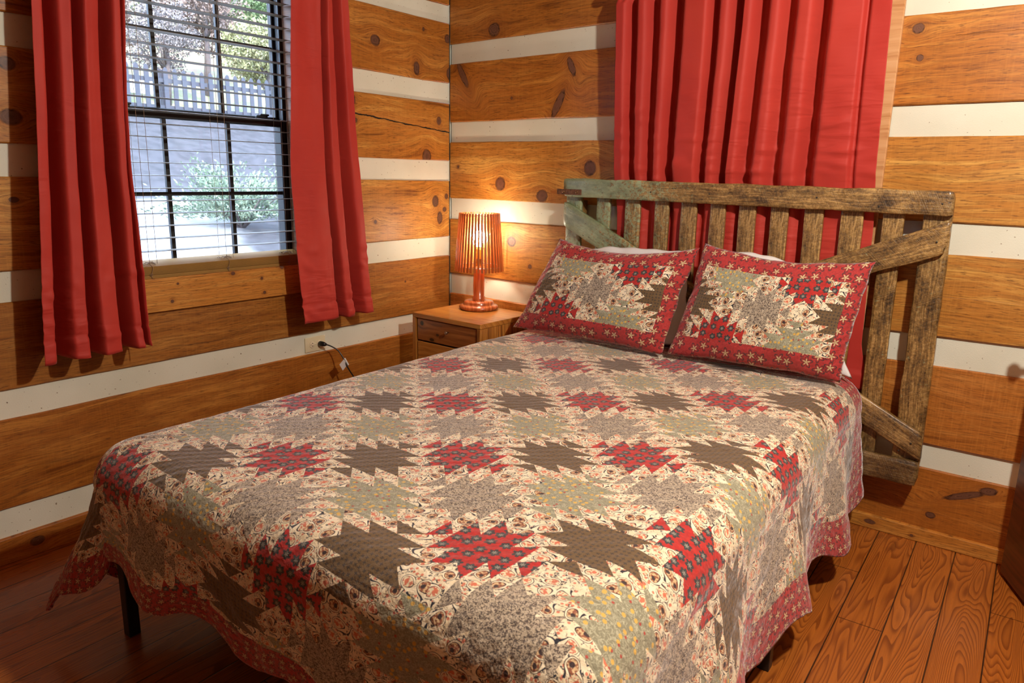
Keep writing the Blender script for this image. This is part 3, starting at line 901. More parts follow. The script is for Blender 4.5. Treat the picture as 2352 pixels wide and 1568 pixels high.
# ------------------------------------------------------------------ quilt fabrics
A_ = np.array([0.17295, 0.15320]); B_ = np.array([0.17263, -0.16710]); O_ = np.array([1.4230, -1.8403])
INV = np.linalg.inv(np.array([A_, B_]).T)      # world xy - origin -> lattice coordinates

def flower(g, vec, scale, R, petals, rand=0.75):
    """returns (petal mask, distance to flower centre, centre-vector angle)"""
    v = g.vor(vec, scale, rand)
    sc = g.node('ShaderNodeVectorMath', {0: vec}, operation='SCALE'); sc.inputs[3].default_value = 1.0
    d = g.node('ShaderNodeVectorMath', {0: sc.outputs[0], 1: v.outputs['Position']}, operation='SUBTRACT').outputs[0]
    dx, dy, _ = g.sep(d)
    r = g.mul(v.outputs['Distance'], 1.0)
    rx, ry, rz = g.sep(v.outputs['Color'])
    ang = g.add(g.M('ARCTAN2', dy, dx), g.mul(rx, 6.28))
    c = g.M('ABSOLUTE', g.M('COSINE', g.mul(ang, petals / 2)))
    lim = g.mul(g.add(0.22, g.mul(g.M('POWER', c, 1.6), 0.78)), R)
    return g.M('LESS_THAN', r, lim), r, c

def fabric_paisley(g, vec):
    w = g.noisecol(vec, 30, 1)
    ws = g.node('ShaderNodeVectorMath', {0: w, 1: (0.5, 0.5, 0.5)}, operation='SUBTRACT').outputs[0]
    sc = g.node('ShaderNodeVectorMath', {0: ws}, operation='SCALE'); sc.inputs[3].default_value = 0.010
    vw = g.node('ShaderNodeVectorMath', {0: vec, 1: sc.outputs[0]}, operation='ADD').outputs[0]
    v = g.vor(vw, 25, 0.55)
    d3 = g.node('ShaderNodeVectorMath', {0: vw, 1: v.outputs['Position']}, operation='SUBTRACT').outputs[0]
    dx, dy, _ = g.sep(d3)
    r = v.outputs['Distance']
    cr, cg, cb = g.sep(v.outputs['Color'])
    ang = g.add(g.M('ARCTAN2', dy, dx), g.add(g.mul(cr, 6.28), g.mul(r, 3.2)))
    # curled drop: an egg whose tip bends round
    d = g.mul(r, g.add(1.12, g.mul(g.M('COSINE', ang), -0.50)))
    base = g.mix(g.rng(g.noise(vec, 40, 2), 0.4, 0.6), (0.84, 0.71, 0.47), (0.92, 0.82, 0.60))
    n1 = g.noise(vw, 95, 2, 0.5, 0.8)
    ln = g.sstep(g.M('ABSOLUTE', g.sub(n1, 0.5)), 0.045, 0.020)
    lm = g.rng(g.noise(vec, 75, 1), 0.47, 0.50)
    col = g.mix(g.mul(ln, lm), base, (0.022, 0.024, 0.035))
    dots = g.vor(vec, 105, 1.0)
    dr, dg, db = g.sep(dots.outputs['Color'])
    col = g.mix(g.mul(g.M('LESS_THAN', dots.outputs['Distance'], 0.33), g.M('LESS_THAN', dr, 0.30)), col, (0.66, 0.22, 0.13))
    big = g.M('LESS_THAN', cg, 0.88)
    def band(a, b): return g.mul(big, g.mul(g.M('GREATER_THAN', d, a), g.M('LESS_THAN', d, b)))
    inner = g.noise(vec, 170, 1)
    col = g.mix(band(0.415, 0.47), col, (0.020, 0.022, 0.034))
    col = g.mix(band(0.315, 0.415), col, (0.93, 0.83, 0.60))
    col = g.mix(band(0.285, 0.315), col, (0.04, 0.025, 0.03))
    alt = g.M('GREATER_THAN', cb, 0.5)
    ringc = g.mix(alt, g.mix(g.rng(inner, 0.48, 0.54), (0.30, 0.10, 0.05), (0.70, 0.50, 0.27)), g.mix(g.rng(inner, 0.50, 0.55), (0.84, 0.73, 0.48), (0.62, 0.20, 0.12)))
    col = g.mix(band(0.12, 0.285), col, ringc)
    col = g.mix(band(-1.0, 0.12), col, g.mix(alt, (0.05, 0.03, 0.03), (0.68, 0.19, 0.10)))
    return col

def fabric_red(g, vec):
    r_base = g.mix(g.rng(g.noise(vec, 90, 3), 0.35, 0.7), (0.56, 0.024, 0.018), (0.36, 0.020, 0.018))
    pm, r, c = flower(g, vec, 29, 0.43, 6, 0.35)
    pm = g.M('LESS_THAN', g.add(r, g.mul(g.sub(g.noise(vec, 160, 2), 0.5), 0.25)), g.mul(g.add(0.62, g.mul(c, 0.38)), 0.41))
    col = g.mix(pm, r_base, (0.045, 0.045, 0.048))
    n = g.noise(vec, 260, 1)
    core = g.mul(g.M('LESS_THAN', r, g.mul(g.add(0.1, c), 0.17)), 1.0)
    col = g.mix(core, col, (0.30, 0.29, 0.24))
    return col

def fabric_brown(g, vec):
    pm, r, c = flower(g, vec, 78, 0.36, 4, 0.3)
    return g.mix(pm, (0.155, 0.095, 0.040), (0.050, 0.040, 0.034))

def fabric_gray(g, vec):
    n = g.noise(vec, 210, 2, 0.5, 1.5)
    n2 = g.noise(vec, 60, 1)
    return g.mix(g.rng(g.add(n, g.mul(g.sub(n2, 0.5), 0.15)), 0.44, 0.54), (0.095, 0.072, 0.060), (0.56, 0.47, 0.34))

def fabric_sage(g, vec):
    n = g.noise(vec, 75, 2, 0.5, 2.0)
    col = g.mix(g.sstep(g.M('ABSOLUTE', g.sub(n, 0.5)), 0.05, 0.02), (0.27, 0.26, 0.17), (0.50, 0.49, 0.34))
    v = g.vor(vec, 52, 1.0)
    col = g.mix(g.mul(g.M('LESS_THAN', v.outputs['Distance'], 0.24), g.M('GREATER_THAN', g.sep(v.outputs['Color'])[0], 0.45)), col, (0.70, 0.45, 0.10))
    col = g.mix(g.mul(g.M('LESS_THAN', v.outputs['Distance'], 0.16), g.M('LESS_THAN', g.sep(v.outputs['Color'])[0], 0.22)), col, (0.42, 0.07, 0.05))
    return col

def fabric_border(g, vec, fs=26):
    base = g.mix(g.rng(g.noise(vec, 120, 4, 0.7), 0.38, 0.66), (0.50, 0.040, 0.036), (0.34, 0.022, 0.024))
    pm, r, c = flower(g, vec, fs, 0.40, 5, 0.45)
    pm2, r2, c2 = pm, r, c
    lim = g.mul(g.add(0.28, g.mul(c, 0.85)), 0.39)
    edge = g.M('LESS_THAN', g.M('ABSOLUTE', g.sub(r, lim)), 0.055)
    col = g.mix(g.mul(edge, 0.85), base, (0.05, 0.03, 0.03))
    lim2 = g.mul(g.add(0.12, g.mul(g.M('POWER', c, 2.0), 0.88)), 0.28)
    return g.mix(g.M('LESS_THAN', r, lim2), col, (0.60, 0.50, 0.27))

def star_pattern(g, ia, ib):
    """ia, ib lattice coordinates in blocks -> (star mask, i even, j even)"""
    ra = g.M('FLOOR', g.add(ia, 0.5)); rb = g.M('FLOOR', g.add(ib, 0.5))
    p = g.mul(g.sub(ia, ra), 4.0); q = g.mul(g.sub(ib, rb), 4.0)
    ie = g.M('LESS_THAN', g.M('FRACT', g.mul(g.add(ra, 400.25), 0.5)), 0.5)     # 1 when i even
    je = g.M('LESS_THAN', g.M('FRACT', g.mul(g.add(rb, 400.25), 0.5)), 0.5)
    P = g.mul(p, g.sub(g.mul(ie, 2.0), 1.0))
    fp = g.M('FRACT', g.add(P, 8.0)); fq = g.M('FRACT', g.add(q, 8.0))
    up = g.M('MAXIMUM', g.M('LESS_THAN', q, -1.0), g.M('GREATER_THAN', P, 1.0))
    dn = g.M('MAXIMUM', g.M('GREATER_THAN', q, 1.0), g.M('LESS_THAN', P, -1.0))
    m = g.mul(g.sub(1.0, g.mul(up, g.M('LESS_THAN', fq, fp))), g.sub(1.0, g.mul(dn, g.M('LESS_THAN', fp, fq))))
    seam = None
    return m, ie, je

def make_quilt(name, mode):
    g = N(name)
    uvs = g.uv('sheet')
    x, y, z = g.sep(uvs)
    ex, ey, _ = g.sep(g.uv('edge'))
    if mode == 'quilt':
        dx = g.sub(x, float(O_[0])); dy = g.sub(y, float(O_[1]))
        ia = g.add(g.mul(dx, float(INV[0, 0])), g.mul(dy, float(INV[0, 1])))
        ib = g.add(g.mul(dx, float(INV[1, 0])), g.mul(dy, float(INV[1, 1])))
        bw, bh = 0.125, 0.125
    else:
        xs_ = g.mul(x, 0.5 / 0.150); ys_ = g.mul(y, -0.5 / 0.118)
        ia = g.add(g.add(xs_, ys_), 1.0)
        ib = g.add(g.sub(xs_, ys_), 1.0)
        bw, bh = 0.055, 0.082
    m, ie, je = star_pattern(g, ia, ib)
    vec = g.xyz(x, y, 0.0)
    star_a = g.mix(ie, fabric_red(g, vec), fabric_brown(g, vec))
    star_b = g.mix(ie, fabric_gray(g, vec), fabric_sage(g, vec))
    star = g.mix(je, star_b, star_a)
    col = g.mix(m, fabric_paisley(g, vec), star)
    if mode == 'quilt':
        bd = g.M('MAXIMUM', g.M('LESS_THAN', ex, bw), g.M('LESS_THAN', ey, bh))
    else:
        bd = g.M('MAXIMUM', g.M('LESS_THAN', ex, bw), g.M('LESS_THAN', ey, bh))
    col = g.mix(bd, col, fabric_border(g, vec, 26 if mode == 'quilt' else 20))
    # hand-quilted puckers
    pk = g.noise(vec, 48, 3, 0.6, 0.4)
    wv = g.noise(vec, 700, 1)
    big = g.noise(vec, 9, 2)
    wave = g.node('ShaderNodeTexWave', {'Vector': g.node('ShaderNodeMapping', {'Vector': vec, 'Rotation': (0, 0, 0.785)}).outputs[0], 'Scale': 11.0, 'Distortion': 1.6, 'Detail': 2.0, 'Detail Scale': 3.0}).outputs[1]
    h = g.add(g.add(g.mul(pk, 0.7), g.mul(wave, 0.2)), g.add(g.mul(wv, 0.06), g.mul(big, 0.5)))
    return g.fin(col, 0.82, g.bump(h, 0.8, 0.008), Sheen_Weight=0.45, Sheen_Roughness=0.4)
QUILTM = make_quilt('patchwork quilt cotton', 'quilt')
SHAMM = make_quilt('patchwork sham cotton', 'sham')

# ------------------------------------------------------------------ bed
BROT = math.radians(2.0)
BO = Vector((1.438, -0.142, 0.0))
def bedw(lx, ly, z=0.0):
    c, s = math.cos(BROT), math.sin(BROT)
    return Vector((BO.x + lx * c - ly * s, BO.y + lx * s + ly * c, z))
bed = thing('bed', 'queen bed on a black metal platform frame, covered by the patchwork quilt', 'bed', BO, BROT)
def bpart(o, parent=None):
    o.parent = parent or bed
    return o
bm = bmesh.new()
for lx in (-0.775, 0.775): add_box(bm, (lx - 0.018, -2.075, 0.27), (lx + 0.018, -0.01, 0.33), 0.003, 1)
for ly in (-0.03, -1.045, -2.06): add_box(bm, (-0.775, ly - 0.018, 0.272), (0.775, ly + 0.018, 0.328), 0.003, 1)
add_box(bm, (-0.02, -2.06, 0.29), (0.02, -0.02, 0.328))
bpart(bm_obj('bed_frame', bm, BLACKMETAL))
bm = bmesh.new()
for k in range(12):
    yy = -0.11 - k * 0.172
    add_box(bm, (-0.757, yy - 0.04, 0.331), (0.757, yy + 0.04, 0.343), 0.002, 1)
bpart(bm_obj('slat_base', bm, plain('pine bed slats', (0.45, 0.3, 0.15), 0.6)))
legs = [(-0.775, -0.03), (0.772, -0.03), (-0.765, -1.045), (0.790, -1.03), (-0.782, -2.03), (0.755, -2.04), (0, -1.045)]
for lx, ly in legs:
    bm = bmesh.new(); add_box(bm, (lx - 0.017, ly - 0.017, 0.0), (lx + 0.017, ly + 0.017, 0.275), 0.002, 1)
    bpart(bm_obj('leg', bm, BLACKMETAL))
bm = bmesh.new(); add_box(bm, (-0.762, -2.085, 0.345), (0.762, -0.01, 0.606), 0.05, 5)
bpart(bm_obj('mattress', bm, WHITECLOTH, None, True))

# quilt ------------------------------------------------------------
HW, LEN, ZT, RR = 0.797, 2.125, 0.633, 0.115
OV = 0.44
def quilt_mesh():
    ns, nt_ = 300, 250
    sx = np.concatenate([np.linspace(-(HW - RR) - (OV + RR), -(HW - RR), 70)[:-1], np.linspace(-(HW - RR), HW - RR, 101), np.linspace(HW - RR, (HW - RR) + OV + RR, 70)[1:]])
    ty = np.concatenate([np.linspace(-0.0, -(LEN - RR), 131), np.linspace(-(LEN - RR), -(LEN - RR) - (OV + RR), 70)[1:]])
    TOT = OV + RR
    verts, uv1, uv2 = [], [], []
    for t in ty:
        for s in sx:
            u = max(abs(s) - (HW - RR), 0.0); v = max(-t - (LEN - RR), 0.0)
            sg = 1 if s >= 0 else -1
            # scalloped outline
            su = (1 + 0.045 * math.cos((t + 0.10) * 2 * math.pi / 0.37) - 0.02) if u > 0 else 1
            sv = (1 + 0.045 * math.cos((s + 0.05) * 2 * math.pi / 0.37) - 0.02) if v > 0 else 1
            if u > 0 and v > 0:
                # round the very corner
                k = min(u, v) / TOT
                cut = 1 - 0.14 * k ** 2
                su *= cut; sv *= cut
            u2 = u * (1 + (su - 1) * (u / TOT)); v2 = v * (1 + (sv - 1 - 0.27 * (1 - min(1, u / (0.4 * TOT)))) * (v / TOT))
            r = math.hypot(u2, v2)
            th = math.atan2(v2, u2) if r > 0 else 0.0
            if r < RR * math.pi / 2:
                rad = RR * math.sin(r / RR); drop = RR * (1 - math.cos(r / RR)); q = 0.0; ear = 0.0
            else:
                q = r - RR * math.pi / 2
                rad = RR; drop = RR
            # how far the hanging part swings out, per metre of drop
            if q > 0:
                pos_side = -t if v == 0 else (LEN - RR)
                m_side = (0.15 if sg > 0 else (0.01 if pos_side < 1.2 else 0.01 + 0.17 * (pos_side - 1.2))) + (0.11 if sg > 0 else 0.05) * math.cos((pos_side - 0.42) * 2 * math.pi / 0.56) + 0.04 * nz(pos_side * 5, sg * 3.0)
                pos_foot = s if u == 0 else sg * (HW - RR)
                m_foot = 0.06 + 0.12 * math.cos((pos_foot + 0.42) * 2 * math.pi / 0.60) + 0.05 * nz(pos_foot * 5, 9.0)
                f = th / (math.pi / 2)
                m_ = m_side * (1 - f) + m_foot * f
                m_ = max(-0.01, m_)
                ease = q / (q + 0.05)
                out = m_ * q * ease
                rad += out
                ear = 0.44 * q * ease * (lambda c_: c_ * c_ * (3 - 2 * c_))(min(1.0, max(0.0, (math.sin(2 * th) - 0.05) / 0.75)))
                drop += math.sqrt(max(q * q - (abs(out) + ear) ** 2, 0))
                if th < 0.02 or th > 1.55:
                    pass
            cx_ = max(-(HW - RR), min(HW - RR, s)); cy_ = max(-(LEN - RR), t)
            px = cx_ + sg * math.cos(th) * rad if r > 0 else cx_
            py = cy_ - math.sin(th) * rad if r > 0 else cy_
            px += sg * 0.93 * ear; py -= 0.37 * ear
            z = ZT - drop
            z += 0.006 * nz(s * 3.0, t * 3.0, 1.0) + 0.0022 * nz(s * 14, t * 14, 4.0) + 0.0010 * nz(s * 34, t * 34, 8.0)
            z -= 0.010 * max(0, 1 - (1 + t / 0.35) if t > -0.35 else 0) * 0
            if q > 0:
                w = 0.004 * nz(s * 22, t * 22, 3.0) + 0.003 * nz(s * 9, t * 9, 5.0)
                px += sg * math.cos(th) * w; py -= math.sin(th) * w
            z = max(z, 0.012)
            wv = bedw(px, py, z)
            verts.append(wv - bedw(0, 0, 0))
            sw = bedw(s, t)
            uv1.append((sw.x, sw.y))
            ex = (HW - RR + TOT) - abs(s)
            ey = min((LEN - RR + TOT) + t, -t + 0.0)
            uv2.append((ex, ey))
    nx, ny = len(sx), len(ty)
    faces = []
    for j in range(ny - 1):
        for i in range(nx - 1):
            p = j * nx + i
            faces.append((p, p + nx, p + nx + 1, p + 1))
    o = mesh_obj('quilt', verts, faces, QUILTM, smooth=True)
    o.location = bedw(0, 0, 0)
    for nm, arr in (('sheet', uv1), ('edge', uv2)):
        l = o.data.uv_layers.new(name=nm)
        li = np.empty(len(o.data.loops), dtype=np.int64)
        o.data.loops.foreach_get('vertex_index', li)
        l.data.foreach_set('uv', np.array(arr)[li].astype(np.float32).ravel())
    md = o.modifiers.new('thick', 'SOLIDIFY'); md.thickness = 0.009; md.offset = -1
    return o
quilt = tag(quilt_mesh(), 'patchwork star quilt with scalloped red border spread over the bed', 'quilt')

# pillows ----------------------------------------------------------
def pillow(name, label, cat, BL, BR, TR, TL, thick, mat, W, H, group=None, n=64, m=46, sag=0.03, flange=0.10, seed=0.0, side=0.012, bow=0.0):
    BL, BR, TR, TL = map(Vector, (BL, BR, TR, TL))
    nrm = (BR - BL).cross(TL - BL).normalized()
    c = (BL + BR + TR + TL) / 4
    verts, uv1, uv2 = [], [], []
    cnt = (n + 1) * (m + 1)
    for sidei in (1, -1):
        for j in range(m + 1):
            for i in range(n + 1):
                u = i / n; v = j / m
                a, b = 2 * u - 1, 2 * v - 1
                p = BL.lerp(BR, u).lerp(TL.lerp(TR, u), v)
                # edges pulled in between the corners
                p = p - (TL - BL).normalized() * (sag * (1 - a * a) * (v ** 3)) + (TL - BL).normalized() * (0.010 * (1 - a * a) * ((1 - v) ** 3))
                p = p - (BR - BL).normalized() * (side * (1 - b * b) * (a ** 5))
                fu = max(0.0, 1 - abs(a) ** 2.6) ; fv = max(0.0, 1 - abs(b) ** 2.6)
                h = (fu * fv) ** 0.55
                wr = 0.011 * nz(u * 4, v * 4, seed) + 0.005 * nz(u * 12, v * 12, seed + 3)
                p = p + (TL - BL).normalized() * (0.009 * nz(u * 6, seed, 2.0) * abs(b) ** 3) + (BR - BL).normalized() * (0.009 * nz(v * 6, seed, 6.0) * abs(a) ** 3)
                # soft pulls towards the corners
                cr = 0.004 * math.sin((a * b) * 9 + 2 * nz(u * 3, v * 3, seed)) * (1 - h)
                d = sidei * (thick / 2) * h + wr * (0.3 + h) + cr
                if sidei < 0: d = -thick / 2 * h * 0.8 + wr * 0.3 + cr
                p = p + nrm * d + nrm * bow * (1 - a * a)
                verts.append(p - c)
                uv1.append(((u - 0.5) * W, (v - 0.5) * H))
                uv2.append((min(u, 1 - u) * W, min(v, 1 - v) * H))
    faces = []
    for sidei in (0, 1):
        o_ = sidei * cnt
        for j in range(m):
            for i in range(n):
                p = o_ + j * (n + 1) + i
                f = (p, p + 1, p + n + 2, p + n + 1)
                faces.append(f if sidei == 0 else tuple(reversed(f)))
    me_o = mesh_obj(name, verts, faces, mat, smooth=True)
    for nm, arr in (('sheet', uv1), ('edge', uv2)):
        l = me_o.data.uv_layers.new(name=nm)
        li = np.empty(len(me_o.data.loops), dtype=np.int64)
        me_o.data.loops.foreach_get('vertex_index', li)
        l.data.foreach_set('uv', np.array(arr)[li].astype(np.float32).ravel())
    bm = bmesh.new(); bm.from_mesh(me_o.data); bmesh.ops.remove_doubles(bm, verts=bm.verts, dist=0.0008); bmesh.ops.recalc_face_normals(bm, faces=bm.faces); bm.to_mesh(me_o.data); bm.free()
    me_o.location = c
    return tag(me_o, label, cat, group)

pillow('pillow_sham', 'red bordered patchwork pillow sham nearer the lamp, left of the two', 'pillow',
       (0.715, -0.335, 0.652), (1.500, -0.350, 0.650), (1.575, -0.215, 1.086), (0.890, -0.225, 1.080), 0.150, SHAMM, 0.70, 0.46, sag=0.050, seed=2.0)
pillow('pillow_sham', 'red bordered patchwork pillow sham on the side away from the lamp, right of the two', 'pillow',
       (1.515, -0.330, 0.652), (2.185, -0.300, 0.650), (2.235, -0.205, 1.085), (1.600, -0.225, 1.108), 0.150, SHAMM, 0.70, 0.46, sag=0.036, seed=5.0)
pillow('white_pillow', 'white pillow tucked behind the patchwork sham nearer the lamp', 'pillow',
       (0.86, -0.175, 0.650), (1.545, -0.185, 0.648), (1.50, -0.140, 1.050), (0.97, -0.140, 1.03), 0.050, WHITECLOTH, 0.7, 0.46, sag=-0.018, seed=8.0)
pillow('white_pillow', 'white pillow tucked behind the right patchwork sham, its corner showing low by the headboard', 'pillow',
       (1.56, -0.175, 0.648), (2.20, -0.180, 0.640), (2.02, -0.140, 1.03), (1.58, -0.140, 1.075), 0.050, WHITECLOTH, 0.7, 0.46, sag=-0.018, seed=11.0)

# ------------------------------------------------------------------ nightstand
nsw = board_mat('acacia nightstand wood', (0.60, 0.29, 0.065), (0.49, 0.20, 0.035), (0.30, 0.105, 0.018), 52.0, rough=0.3, coat=0.35)
nsu = board_mat('acacia nightstand side', (0.55, 0.25, 0.055), (0.40, 0.15, 0.025), (0.14, 0.045, 0.010), 54.0, rough=0.3, coat=0.3, up=True)
nsd = board_mat('darker acacia drawer front', (0.42, 0.16, 0.035), (0.30, 0.095, 0.018), (0.13, 0.038, 0.008), 57.0, rough=0.3, coat=0.35, knots=[(-0.17, 0.018, .012, .010), (-0.06, -0.02, .010, .005), (-0.10, -0.045, .016, .007)])
NX, NY, NZ = 0.400, -0.264, 0.671
ns = thing('nightstand', 'small wooden nightstand with drawers in the corner under the lamp', 'nightstand', (NX, NY, 0), math.radians(-1.5))
hw_, hd_ = 0.232, 0.203
bm = bmesh.new()
add_box(bm, (-hw_, -hd_, NZ - 0.024), (hw_, hd_, NZ), 0.003, 2); bm_obj('top', bm, nsw, ns)
bm = bmesh.new(); add_box(bm, (-hw_, -hd_, 0.16), (-hw_ + 0.024, hd_, NZ - 0.0245), 0.002, 1); bm_obj('side_panel', bm, nsu, ns)
bm = bmesh.new(); add_box(bm, (hw_ - 0.024, -hd_, 0.16), (hw_, hd_, NZ - 0.0245), 0.002, 1); bm_obj('side_panel', bm, nsu, ns)
bm = bmesh.new(); add_box(bm, (-hw_ + 0.0245, -hd_, 0.16), (hw_ - 0.0245, hd_, 0.184), 0.002, 1); bm_obj('bottom_panel', bm, nsw, ns)
bm = bmesh.new(); add_box(bm, (-hw_ + 0.0245, hd_ - 0.012, 0.1845), (hw_ - 0.0245, hd_, NZ - 0.0245)); bm_obj('back_panel', bm, nsd, ns)
zt = NZ - 0.027
for k in range(2 + 2):
    z1 = zt - k * 0.1185; z0 = z1 - 0.110 if k < 3 else 0.188
    m_ = nsd if k == 0 else nsw
    bm = bmesh.new(); add_box(bm, (-0.202, -0.009, -(z1 - z0) / 2), (0.202, 0.009, (z1 - z0) / 2), 0.002, 1)
    d = bm_obj('drawer', bm, m_, ns); d.location = (0, -hd_ + 0.016, (z0 + z1) / 2)
    bm = bmesh.new()
    lathe(bm, [(0.0035, 0.0), (0.0035, 0.010), (0.008, 0.012), (0.0085, 0.020), (0.006, 0.0215)], 18)
    kn = bm_obj('knob', bm, STEEL, d); kn.rotation_euler = (math.pi / 2, 0, 0); kn.location = (0.015, -0.009, 0.012)
    if k == 3: break
for lx in (-hw_ + 0.03, hw_ - 0.03):
    for ly in (-hd_ + 0.03, hd_ - 0.03):
        bm = bmesh.new(); lathe(bm, [(0.011, 0.0), (0.018, 0.16)], 14, lx, ly); bm_obj('leg', bm, nsw, ns)

# ------------------------------------------------------------------ lamp
cedar = board_mat('red cedar lamp wood', (0.60, 0.20, 0.06), (0.46, 0.115, 0.030), (0.26, 0.05, 0.012), 63.0, rough=0.25, coat=0.5, up=True)
LX, LY = 0.347, -0.156
lamp = thing('table_lamp', 'lit table lamp with a round cedar base and slatted wooden shade on the nightstand', 'lamp', (LX, LY, NZ + 0.0006))
def rp(r, z0, z1, e=0.006):
    return [(r - e, z0), (r - e * 0.3, z0 + e * 0.3), (r, z0 + e), (r, z1 - e), (r - e * 0.3, z1 - e * 0.3), (r - e, z1)]
bm = bmesh.new()
lathe(bm, [(0.001, 0.0), (0.092, 0.0), (0.099, 0.004), (0.099, 0.007), (0.102, 0.009), (0.103, 0.014), (0.099, 0.021), (0.090, 0.025), (0.078, 0.026), (0.078, 0.036), (0.075, 0.043), (0.066, 0.046), (0.034, 0.047)], 56, cap=False)
bm_obj('base', bm, cedar, lamp, True)
bm = bmesh.new()
lathe(bm, [(0.033, 0.046), (0.033, 0.064), (0.029, 0.068), (0.030, 0.125), (0.028, 0.205), (0.027, 0.225), (0.001, 0.225)], 32, cap=False)
bm_obj('stem', bm, cedar, lamp, True)
bm = bmesh.new()
prof = [(0.017, 0.2255), (0.017, 0.262)]
for k in range(5): prof += [(0.0195, 0.266 + k * 0.011), (0.0165, 0.271 + k * 0.011)]
prof += [(0.018, 0.325), (0.001, 0.325)]
lathe(bm, prof, 24, cap=False)
bm_obj('bulb_socket', bm, BRASS, lamp, True)
gb = N('lit lamp bulb')
gb.b.inputs['Emission Color'].default_value = (1.0, 0.88, 0.68, 1)
gb.b.inputs['Emission Strength'].default_value = 250.0
gb.b.inputs['Base Color'].default_value = (1, 1, 1, 1)
bm = bmesh.new()
lathe(bm, [(0.013, 0.326), (0.015, 0.336), (0.024, 0.352), (0.029, 0.370), (0.027, 0.388), (0.018, 0.402), (0.006, 0.408), (0.0005, 0.4085)], 24, cap=False)
bm_obj('bulb', bm, gb.m, lamp, True)
bm = bmesh.new()
NSL = 42
zb, zt2, rb, rt = 0.203, 0.497, 0.126, 0.103
for k in range(NSL):
    a = 2 * math.pi * k / NSL
    e_r = Vector((math.cos(a), math.sin(a), 0)); e_t = Vector((-math.sin(a), math.cos(a), 0))
    vs = []
    for (z, r, w) in ((zb, rb, 0.0054), (zt2, rt, 0.0040)):
        for du, dr in ((-1, -1), (1, -1), (1, 1), (-1, 1)):
            vs.append(bm.verts.new(e_r * (r + dr * 0.0028) + e_t * (du * w) + Vector((0, 0, z))))
    for f in ((0, 3, 2, 1), (4, 5, 6, 7), (0, 1, 5, 4), (1, 2, 6, 5), (2, 3, 7, 6), (3, 0, 4, 7)):
        bm.faces.new([vs[i] for i in f])
sh = bm_obj('lamp_shade', bm, cedar, lamp)
for zr, rr_ in ((0.226, 0.1212), (0.486, 0.1008)):
    bm = bmesh.new()
    tube(bm, [(rr_ * math.cos(t * 0.1309), rr_ * math.sin(t * 0.1309), zr) for t in range(49)], 0.0016, 6, cap=False)
    bm_obj('shade_ring', bm, STEEL, sh, True)
bm = bmesh.new()
for a in (0.3, 0.3 + 2.094, 0.3 + 4.189):
    tube(bm, [(0.101 * math.cos(a), 0.101 * math.sin(a), 0.486), (0.017 * math.cos(a), 0.017 * math.sin(a), 0.300)], 0.0012, 6)
bm_obj('shade_frame', bm, STEEL, lamp, True)

# ------------------------------------------------------------------ outlet and cord
out = thing('wall_outlet', 'ivory two-socket wall outlet turned sideways, set in the plaster beside the bed', 'outlet', (-0.0105, -0.940, 0.560))
bm = bmesh.new(); add_box(bm, (0.0, -0.058, -0.0355), (0.006, 0.058, 0.0355), 0.0025, 2); bm_obj('cover_plate', bm, IVORY, out, True)
for yy in (-0.020, 0.022):
    bm = bmesh.new(); lathe(bm, [(0.0165, 0), (0.0165, 0.002), (0.0155, 0.0026), (0.0005, 0.0026)], 28, cap=False)
    so = bm_obj('socket', bm, IVORY2, out, True); so.rotation_euler = (0, math.pi / 2, 0); so.location = (0.0058, yy, 0)
    so.scale = (1, 0.86, 1)
    bm = bmesh.new()
    for (a, b, ra, rb_) in ((0.0065, -0.001, 0.0012, 0.0045), (-0.0065, -0.001, 0.0012, 0.0038)):
        add_box(bm, (a - ra, b - rb_ + 0.003, 0.0024), (a + ra, b + rb_ + 0.003, 0.0029))
    lathe(bm, [(0.0022, 0.0024), (0.0022, 0.0029)], 10, 0.0, -0.0085)
    bm_obj('slots', bm, DARKSLOT, so)
bm = bmesh.new(); lathe(bm, [(0.003, 0), (0.0028, 0.0012), (0.0005, 0.0014)], 14, cap=False)
sc_ = bm_obj('screw', bm, IVORY2, out, True); sc_.rotation_euler = (0, math.pi / 2, 0); sc_.location = (0.006, 0.001, 0)
cord = thing('power_cord', 'black power cord plugged into the ivory outlet, with a white tag on it', 'cord', (0.0, -0.918, 0.56))
bm = bmesh.new()
tube(bm, [(-0.0015, -0.918, 0.560), (0.004, -0.918, 0.560), (0.012, -0.918, 0.560), (0.022, -0.917, 0.560), (0.029, -0.913, 0.559), (0.035, -0.905, 0.557)], [0.010, 0.0125, 0.0125, 0.012, 0.010, 0.006], 14)
rel(bm_obj('plug', bm, BLACKPLASTIC, None, True), cord)
bm = bmesh.new()
cp = smoothcurve([(0.034, -0.907, 0.5575), (0.050, -0.893, 0.550), (0.072, -0.872, 0.531), (0.090, -0.862, 0.505), (0.104, -0.856, 0.478), (0.118, -0.846, 0.440), (0.125, -0.80, 0.36), (0.12, -0.70, 0.18), (0.10, -0.60, 0.02), (0.09, -0.40, 0.005), (0.12, -0.10, 0.005), (0.25, -0.036, 0.02), (0.36, -0.036, 0.12), (0.39, -0.036, 0.60)], 8)
tube(bm, cp, 0.0033, 8)
rel(bm_obj('cable', bm, BLACKPLASTIC, None, True), cord)
def make_tag():
    g = N('printed white tag')
    x, y, z = g.sep(g.coords())
    ln = g.M('LESS_THAN', g.M('FRACT', g.mul(z, 250)), 0.35)
    wd = g.M('GREATER_THAN', g.noise(g.xyz(g.mul(y, 260), g.M('FLOOR', g.mul(z, 250)), 0), 1.0, 1), 0.45)
    col = g.mix(g.mul(g.mul(ln, wd), 0.7), (0.75, 0.70, 0.68), (0.25, 0.22, 0.22))
    return g.fin(col, 0.6)
bm = bmesh.new(); add_box(bm, (-0.0004, -0.036, -0.020), (0.0004, 0.006, 0.020))
